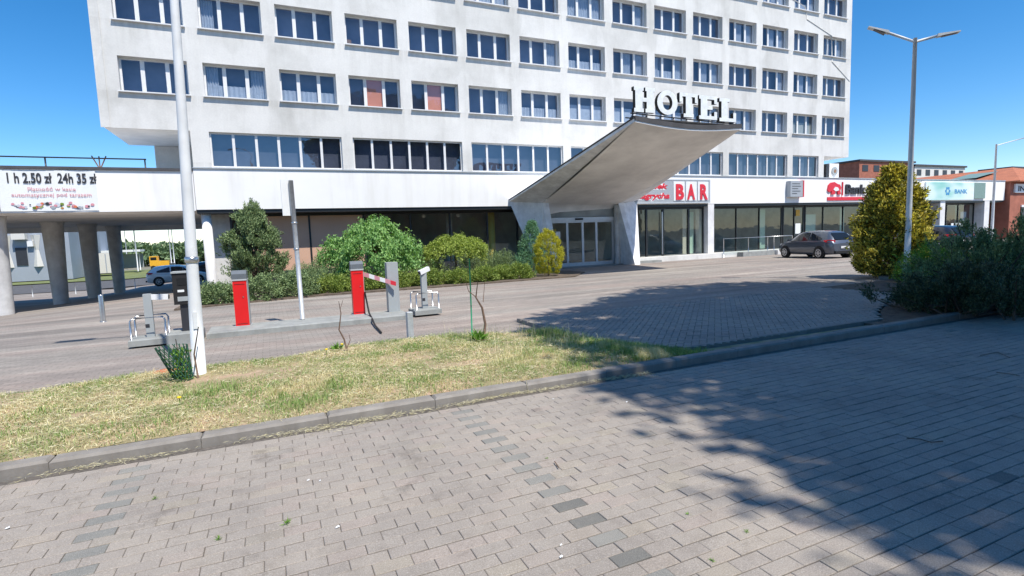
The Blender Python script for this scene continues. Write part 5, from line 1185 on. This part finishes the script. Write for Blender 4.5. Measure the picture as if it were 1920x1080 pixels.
# camera cages
def cam_cage(x, y, lab, cdir):
    t = empty('camera_post', (x, y, 0), R(2), lab, 'camera post', 'plate cameras behind tubular guards')
    MB().cbox(-.30, .30, -.27, .27, 0, .11, .015).build('plinth', 'base_concrete', t)
    MB().box(-.06, .06, -.05, .05, .11, .86 if cdir > 0 else .93).build('post', 'grey_paint', t); MB().box(-.062, .0, -.055, -.051, .28, .34).build('latch', 'dark_paint', t)
    for yy in (-.22, .22):
        MB().tube([(-.25, yy, .11), (-.25, yy, .42), (-.22, yy, .47), (.22, yy, .47), (.25, yy, .42), (.25, yy, .11)], .016, 8).build('guard_hoop', 'steel', t)
    c = MB().box(0, .26, -.045, .045, -.045, .045).build('camera_housing', 'white_plastic', t, (.05, 0, .80) if cdir > 0 else (.13, .02, .98), (0, R(3) if cdir > 0 else R(18), R(0) if cdir > 0 else R(200)))
    MB().tube([(.262, 0, 0), (.275, 0, 0)], .035, 10).build('lens', 'black', c); return t
cam_cage(-1.98, 11.05, 'camera post with tubular guard left of the street lamp', 1); cam_cage(3.05, 11.55, 'camera post with tubular guard right of the grey cabinet', -1)
# ticket terminal
t = empty('ticket_terminal', (-1.43, 11.1, .14), 0, 'dark ticket terminal standing behind the street lamp', 'ticket machine')
MB().box(-.07, .12, -.1, .1, 0, .55).build('pedestal', 'dark_paint', t); MB().box(-.15, .15, -.14, .14, .5, 1.05).build('head', 'black', t); MB().box(-.16, .16, -.16, .16, 1.052, 1.08).build('cap', 'grey_paint', t)
MB().box(-.08, .09, -.146, -.141, .84, .96).build('screen', 'car_glass', t); MB().box(-.08, .02, -.146, -.141, .72, .76).build('sticker', 'sign_white', t); MB().box(-.09, .1, -.15, -.141, .56, .64).build('keypad', 'grey_paint', t)
# grey square post
t = empty('square_post', (1.98, 8.5, -.02), R(6), 'short grey square post at the far edge of the grass strip', 'post'); MB().cbox(-.045, .045, -.045, .045, 0, .50, .006).build('post', 'galv', t); MB().box(-.06, .06, -.06, .06, 0, .02).build('foot_plate', 'galv', t)
# bollard
t = empty('steel_bollard', (-3.9, 16.35, G(-3.9, 16.35)), 0, 'brushed steel bollard on the driveway at the left', 'bollard'); MB().lathe([(.055, 0), (.055, .66), (.05, .68), (0, .685)], 0, 0, 16).build('tube', 'steel', t); MB().lathe([(.08, 0), (.08, .01), (.056, .012)], 0, 0, 16).build('flange', 'steel', t)
# cable
o = MB().tube([(1.80, 11.72, .55), (1.83, 11.5, .12), (1.82, 11.1, .05), (1.75, 10.4, .02), (1.70, 9.5, .02)], .018, 6).build('loose_cable', 'black'); tag(o, 'loose black cable trailing from the right red cabinet across the ground', 'cable')
# orange ring
x, y = -1.25, 7.72; o = MB().lathe([(.26, 0), (.27, .03), (.2, .08), (.08, .105), (.0, .11)], 0, 0, 20).build('orange_cover', 'orange', None, (x, y, .04)); tag(o, 'faded orange plastic cover at the grass edge left of the lamp post', 'cover')
# sticks on shaded bricks
for i, pts in enumerate([[(1700, 824), (1725, 826), (1745, 832), (1768, 830)], [(1838, 668), (1870, 662), (1893, 672)], [(1868, 700), (1900, 704), (1912, 707)], [(1040, 868), (1048, 880)]]):
    q = [(*Gp(*p), .012) for p in pts]; o = MB().tube(q, .004, 5).build('twig', 'deadwood'); tag(o, ['thin dark twig lying on the shaded bricks at the right', 'curved twig near the right edge below the juniper', 'short twig lying at the right picture edge', 'tiny stick beside the dark brick line'][i], 'twig', 'twigs lying on the bricks')
# pale paper scraps
scr = [((600, 903), 'pale scrap on the sunlit bricks below the grass, right one of a pair'), ((578, 902), 'pale scrap on the sunlit bricks below the grass, left one of a pair'), ((633, 990), 'pale scrap on the bricks right of the green weed'), ((1052, 1024), 'upper pale scrap beside the dark brick line'), ((1052, 1046), 'lower pale scrap beside the dark brick line'), ((14, 992), 'pale scrap at the left picture edge'), ((1037, 749), 'pale scrap near the kerb in the middle'), ((1175, 755), 'pale scrap at the edge of the tree shadow')]
for i, ((px, py), lab) in enumerate(scr):
    x, y = Gp(px, py); s = .006+.003*(i % 3); o = MB()._a([(-s, -s*.5, .0), (s, -s*.6, .004), (s*.8, s*.6, .008), (-s*.7, s*.5, .003)], [(0, 1, 2, 3)]).build('litter_scrap', 'sign_white', None, (x, y, .005)); tag(o, lab, 'litter', 'pale scraps on the bricks')

# ------------------------------------------------------------------ street lamps
t = empty('street_lamp', (-.87, 7.35, .08), 0, 'tall pale tapered street lamp in the grass strip at the left', 'street lamp')
t.rotation_euler = (0, R(1.3), 0)
MB().tube([(0, 0, 0), (0, 0, .9), (0, 0, 1.0), (0, 0, 4.5), (0, 0, 8.5)], [.074, .070, .066, .044, .028], 20).build('pole', 'lamp_paint', t)
MB().lathe([(.14, -.02), (.14, .02), (.1, .025)], 0, 0, 20).build('base_flange', 'galv', t); MB().box(-.02, .02, -.082, -.07, .60, .80).build('service_door', 'lamp_paint', t)
MB().lathe([(.072, 1.38), (.078, 1.40), (.078, 1.43), (.072, 1.45)], 0, 0, 16).build('clamp', 'steel', t)
MB().tube([(0, 0, 8.45), (-.4, .1, 8.7), (-1.1, .2, 8.8)], .03, 8).build('arm', 'lamp_paint', t); MB().box(-1.6, -1.0, .08, .32, 8.78, 8.85).build('lamp_head', 'grey_paint', t)
# second: double headed
def arm_lamp(loc, H_, heads, lab, r=.09, group='street lamps on the right'):
    t = empty('street_lamp', loc, 0, lab, 'street lamp', group); MB().tube([(0, 0, 0), (0, 0, 1.2), (0, 0, H_)], [r*1.15, r, r*.62], 14).build('pole', 'lamp_paint', t)
    MB().lathe([(r*1.7, -.02), (r*1.7, .03), (r*1.1, .04)], 0, 0, 14).build('base_flange', 'galv', t)
    for (dx, dy, dz, L) in heads:
        d = Vector((dx, dy, 0)).normalized(); e_ = Vector((0, 0, H_-.05))+d*L+Vector((0, 0, dz))
        MB().tube([(0, 0, H_-.1), e_], .035, 8).build('arm', 'lamp_paint', t)
        n_ = Vector((-d.y, d.x, 0)); q = d*.46+Vector((0, 0, dz*.46/L)); m = MB(); upv = Vector((0, 0, .035))
        a = e_-d*.02; b = e_+q
        m._a([a+n_*.09-upv, b+n_*.11-upv*.6, b-n_*.11-upv*.6, a-n_*.09-upv, a+n_*.09+upv, b+n_*.11+upv*.2, b-n_*.11+upv*.2, a-n_*.09+upv], [(0, 1, 2, 3), (4, 7, 6, 5), (0, 4, 5, 1), (1, 5, 6, 2), (2, 6, 7, 3), (3, 7, 4, 0)])
        hd = m.build('lamp_head', 'lamp_paint', t)
        m = MB(); m._a([a+n_*.08-upv*1.15+d*.1, b+n_*.09-upv*.8-d*.05, b-n_*.09-upv*.8-d*.05, a-n_*.08-upv*1.15+d*.1], [(0, 3, 2, 1)]); m.build('lamp_lens', 'dark_paint', hd)
    return t
arm_lamp((16.2, 9.13, .04), 6.48, [(-.66, .75, .30, .62), (.70, -.71, .03, .50)], 'tall double headed street lamp rising out of the golden thuja', .075)
arm_lamp((52.0, 23.2, -.28), 7.6, [(.8, -.6, .5, 2.2)], 'thin single armed street lamp in front of the far shops', .1)

# tree guard of green mesh beside the left lamp
t = empty('mesh_tree_guard', (-1.0, 7.15, .1), 0, 'green plastic mesh guard wrapped around a stem at the lamp foot', 'tree guard')
m = MB(); hgt = .42; nseg = 18
for k in range(nseg):
    a = 2*math.pi*k/nseg; r0, r1 = .09, .16
    for sgn in (1, -1):
        pts = [((r0+(r1-r0)*s)*math.cos(a+sgn*s*1.3)-.10*s, (r0+(r1-r0)*s)*math.sin(a+sgn*s*1.3), hgt*s) for s in np.linspace(0, 1, 7)]
        m.tube(pts, .0055, 3, False)
m.build('mesh', 'mesh_green', t)
n = 260; P = np.stack([rng.normal(size=n)*.05-.03, rng.normal(size=n)*.05, rng.random(n)*.36], 1); D = unit(rng.normal(size=(n, 3))+UP*.8); link('foliage', leaf_mesh('foliage', P, D, .06, .02, 'weed'), t)
m = MB(); m.tube([(.14, -.02, 0), (.12, -.02, .3), (.19, -.02, .62)], [.012, .009, .005], 5).tube([(-.02, 0, 0), (-.05, 0, .5)], [.009, .004], 5); m.build('stem', 'deadwood', t)

# ------------------------------------------------------------------ cars
def car_meshes(paint):
    # stations: x (rear -> front), lower z, belt z, roof z, half width belt, half width roof
    st = [(-2.12, .42, .78, .80, .66, .60), (-2.05, .30, .90, .93, .76, .62), (-1.90, .24, .96, 1.12, .83, .60), (-1.62, .22, .98, 1.36, .865, .57), (-1.25, .21, .97, 1.45, .88, .585),
          (-.6, .20, .95, 1.485, .885, .60), (0, .20, .93, 1.475, .885, .60), (.45, .20, .91, 1.40, .88, .58), (.95, .20, .90, 1.10, .87, .62), (1.20, .20, .885, .955, .86, .68), (1.55, .21, .82, .865, .84, .66), (1.9, .24, .72, .77, .78, .6), (2.08, .32, .60, .64, .66, .5), (2.15, .40, .52, .54, .5, .4)]
    vs = []
    for (x, lo, be, ro, wb, wr) in st:
        sec = [(0, lo), (wb*.86, lo), (wb*.985, lo+.12), (wb*1.01, (lo+be)/2), (wb, be-.06), (wb*.97, be), (wr+(wb*.97-wr)*.12, ro-.05 if ro-be > .12 else be+(ro-be)*.6), (wr*.86, ro-.005), (wr*.45, ro+.018), (0, ro+.022)]
        vs += [(x, y, z) for y, z in sec]+[(x, -y, z) for y, z in sec[-2:0:-1]]
    k = 18; fs = [(i*k+j, i*k+(j+1) % k, (i+1)*k+(j+1) % k, (i+1)*k+j) for i in range(len(st)-1) for j in range(k)]
    m = MB(); m._a(vs, [f[::-1] for f in fs], True); m.poly([vs[j] for j in range(k)]); m.poly([vs[(len(st)-1)*k+j] for j in range(k-1, -1, -1)])
    body = m.mesh('body', paint)
    def side(x): 
        xs_ = [s[0] for s in st]; return [float(np.interp(x, xs_, [s[i] for s in st])) for i in range(6)]
    out = {'body': body}; wins = []
    for sgn in (1, -1):
        for (xa, xb, ta, tb) in ((-1.42, -.58, .35, 1), (-.50, .28, 1, 1), (.30, .88, 1, .2)):
            m = MB(); N = 5; up_, lo_ = [], []
            for q in range(N+1):
                x = xa+(xb-xa)*q/N; _, lo, be, ro, wb, wr = side(x); h = (ro-.09-(be+.03)); f_ = ta+(tb-ta)*q/N if (ta != tb) else 1
                wt = wr+(wb*.97-wr)*.12; y0 = wb*.975; zz = be+.03+max(.02, h)*f_; sfrac = (zz-be)/max(.05, ro-.05-be); yt = wb*.97+(wt-wb*.97)*min(1, sfrac)
                lo_.append((x, sgn*(y0+.006), be+.03)); up_.append((x, sgn*(yt+.012), zz))
            for q in range(N): m.quad(lo_[q], lo_[q+1], up_[q+1], up_[q])
            wins.append(m.mesh('side_window', 'car_glass'))
    m = MB(); m.quad((-2.035, -.52, 1.02), (-2.035, .52, 1.02), (-1.66, .46, 1.365), (-1.66, -.46, 1.365)); wins.append(m.mesh('rear_window', 'car_glass'))
    m = MB(); m.quad((1.17, -.6, 1.0), (1.17, .6, 1.0), (.50, .5, 1.425), (.50, -.5, 1.425)); wins.append(m.mesh('windscreen', 'car_glass'))
    out['wins'] = wins
    m = MB(); m.tube([(0, -.11, 0), (0, -.09, 0), (0, .09, 0), (0, .11, 0)], [.27, .31, .31, .27], 24); out['tyre'] = m.mesh('tyre', 'black')
    m = MB(); m.tube([(0, -.118, 0), (0, -.112, 0)], .20, 20)
    m2_ = MB()
    for q in range(6):
        a = q*math.pi/3; m2_._a([(.035*math.cos(a-.9), -.125, .035*math.sin(a-.9)), (.19*math.cos(a-.16), -.122, .19*math.sin(a-.16)), (.19*math.cos(a+.16), -.122, .19*math.sin(a+.16)), (.035*math.cos(a+.9), -.125, .035*math.sin(a+.9))], [(0, 1, 2, 3)])
    m2_.tube([(0, -.121, 0), (0, -.116, 0)], .055, 10)
    for q in range(24):
        a, b = q*math.pi/12, (q+1)*math.pi/12; m2_._a([(.18*math.cos(a), -.123, .18*math.sin(a)), (.18*math.cos(b), -.123, .18*math.sin(b)), (.215*math.cos(b), -.119, .215*math.sin(b)), (.215*math.cos(a), -.119, .215*math.sin(a))], [(0, 1, 2, 3)])
    out['rim'] = m2_.mesh('rim', 'alloy'); out['hubwell'] = m.mesh('wheel_well', 'black')
    out['arch'] = MB().tube([(0, -.03, 0), (0, .1, 0)], .365, 24).mesh('wheel_arch', 'black')
    return out
def car(paint, loc, rz, lab, group='parked cars', scale=1.):
    M_ = car_meshes(paint); t = empty('parked_car', loc, rz, lab, 'car', group); link('body', M_['body'], t)
    for m in M_['wins']: link(m.name.split('.')[0], m, t)
    for x in (-1.32, 1.28):
        for s in (-1, 1):
            ah = link('wheel_arch', M_['arch'], t, (x, s*.86, .335), (0, 0, 0 if s < 0 else math.pi))
            w_ = link('wheel', M_['tyre'], t, (x, s*.80, .315), (0, 0, 0 if s < 0 else math.pi)); link('rim', M_['rim'], w_); link('wheel_disc', M_['hubwell'], w_)
    for s in (-1, 1):
        MB()._a([(-2.10, s*.56, .88), (-2.085, s*.56, 1.0), (-1.90, s*.80, 1.02), (-1.62, s*.885, .99), (-1.75, s*.89, .90), (-2.0, s*.80, .86)], [(0, 1, 2, 3, 4, 5) if s < 0 else (5, 4, 3, 2, 1, 0)]).build('tail_light', 'tail_red', t)
        MB()._a([(2.07, s*.42, .56), (2.05, s*.45, .66), (1.80, s*.78, .78), (1.55, s*.86, .80), (1.75, s*.83, .68), (2.0, s*.70, .58)], [(0, 1, 2, 3, 4, 5) if s > 0 else (5, 4, 3, 2, 1, 0)]).build('headlight', 'sign_white', t)
        MB().box(.72, .9, s*.9 if s > 0 else s*1.05, s*1.05 if s > 0 else s*.9, .93, 1.05).build('wing_mirror', paint, t)
        for x in (-.55, .25): MB().box(x, x+.2, s*.895-.012, s*.895+.012, .84, .865).build('door_handle', paint, t)
    MB().box(-2.16, -2.13, -.26, .26, .56, .67).build('number_plate', 'plate', t); MB().box(-2.17, -2.0, -.6, .6, .30, .42).build('rear_bumper', 'black', t)
    return t
car('car_grey', (27.9, 20.55, G(27.9, 20.5)), R(90-13), 'slate grey hatchback parked nose-in facing the shops')
car('car_dark', (35.6, 18.9, G(35, 19)), R(90-13), 'dark navy hatchback parked behind the golden thuja')
car('car_silver', (-6.5, 48.8, G(-6.5, 48.8)), R(6), 'silver hatchback parked beyond the terrace columns')
car('car_dark', (-4.2, 50.5, G(-4.2, 50.5)), R(10), 'dark car half hidden behind the left street lamp')
car('car_red', (9.5, -7.5, 0), R(92), 'red hatchback parked behind the camera, mirrored in the glass')
car('car_silver', (4.5, -8, 0), R(88), 'silver hatchback parked behind the camera')
car('car_dark', (15, -7.6, 0), R(90), 'dark hatchback parked behind the camera')

# ------------------------------------------------------------------ surroundings behind the camera (seen in the glass)
for i, (x0, x1, y, z1) in enumerate([(-45, -12, -48, 9), (-10, 26, -52, 8), (28, 40, -50, 12), (42, 85, -55, 8.5)]):
    e = empty('street_block', ((x0+x1)/2, y, 0), 0, ['low brick block across the street, far left behind the camera', 'long low brick block straight behind the camera', 'taller gabled block behind the camera', 'long low block behind the camera to the right'][i], 'building', 'blocks across the street behind the camera'); eo = Vector(e.location)
    SB(MB().box(x0, x1, y-12, y, 0, z1), 'wall', 'brick_wall', e, eo); SB(MB().prismx([(y-12.5, z1), (y+.5, z1), (y-6, z1+3.5)], x0-.5, x1+.5), 'roof', 'roof_dark', e, eo)
    for k in range(int((x1-x0)/4)):
        for r_ in range(2): SB(MB().box(x0+1.2+k*4, x0+2.8+k*4, y+.01, y+.06, 1.2+r_*3.2, 2.9+r_*3.2), 'window', 'car_glass', e, eo)
for i, (x, y, h) in enumerate([(1.0, -14, 8.5), (-14, -18, 8)]):
    t = tree_obj('street_tree', (x, y, 0), ['leafy tree behind the camera mirrored in the long windows', 'leafy tree behind the camera at the far left'][i], 'tree', 'street trees behind the camera'); trunk(t, [(0, 0, 0), (0, 0, h*.6)], .2, .08); P, D = cloud(700, 0, 0, h*.65, 3, 3, h*.38, .3, .15, i); crown(t, 'crown', P, D, .5, 9, .35, .24, 'leaf_tree', .9, .15)
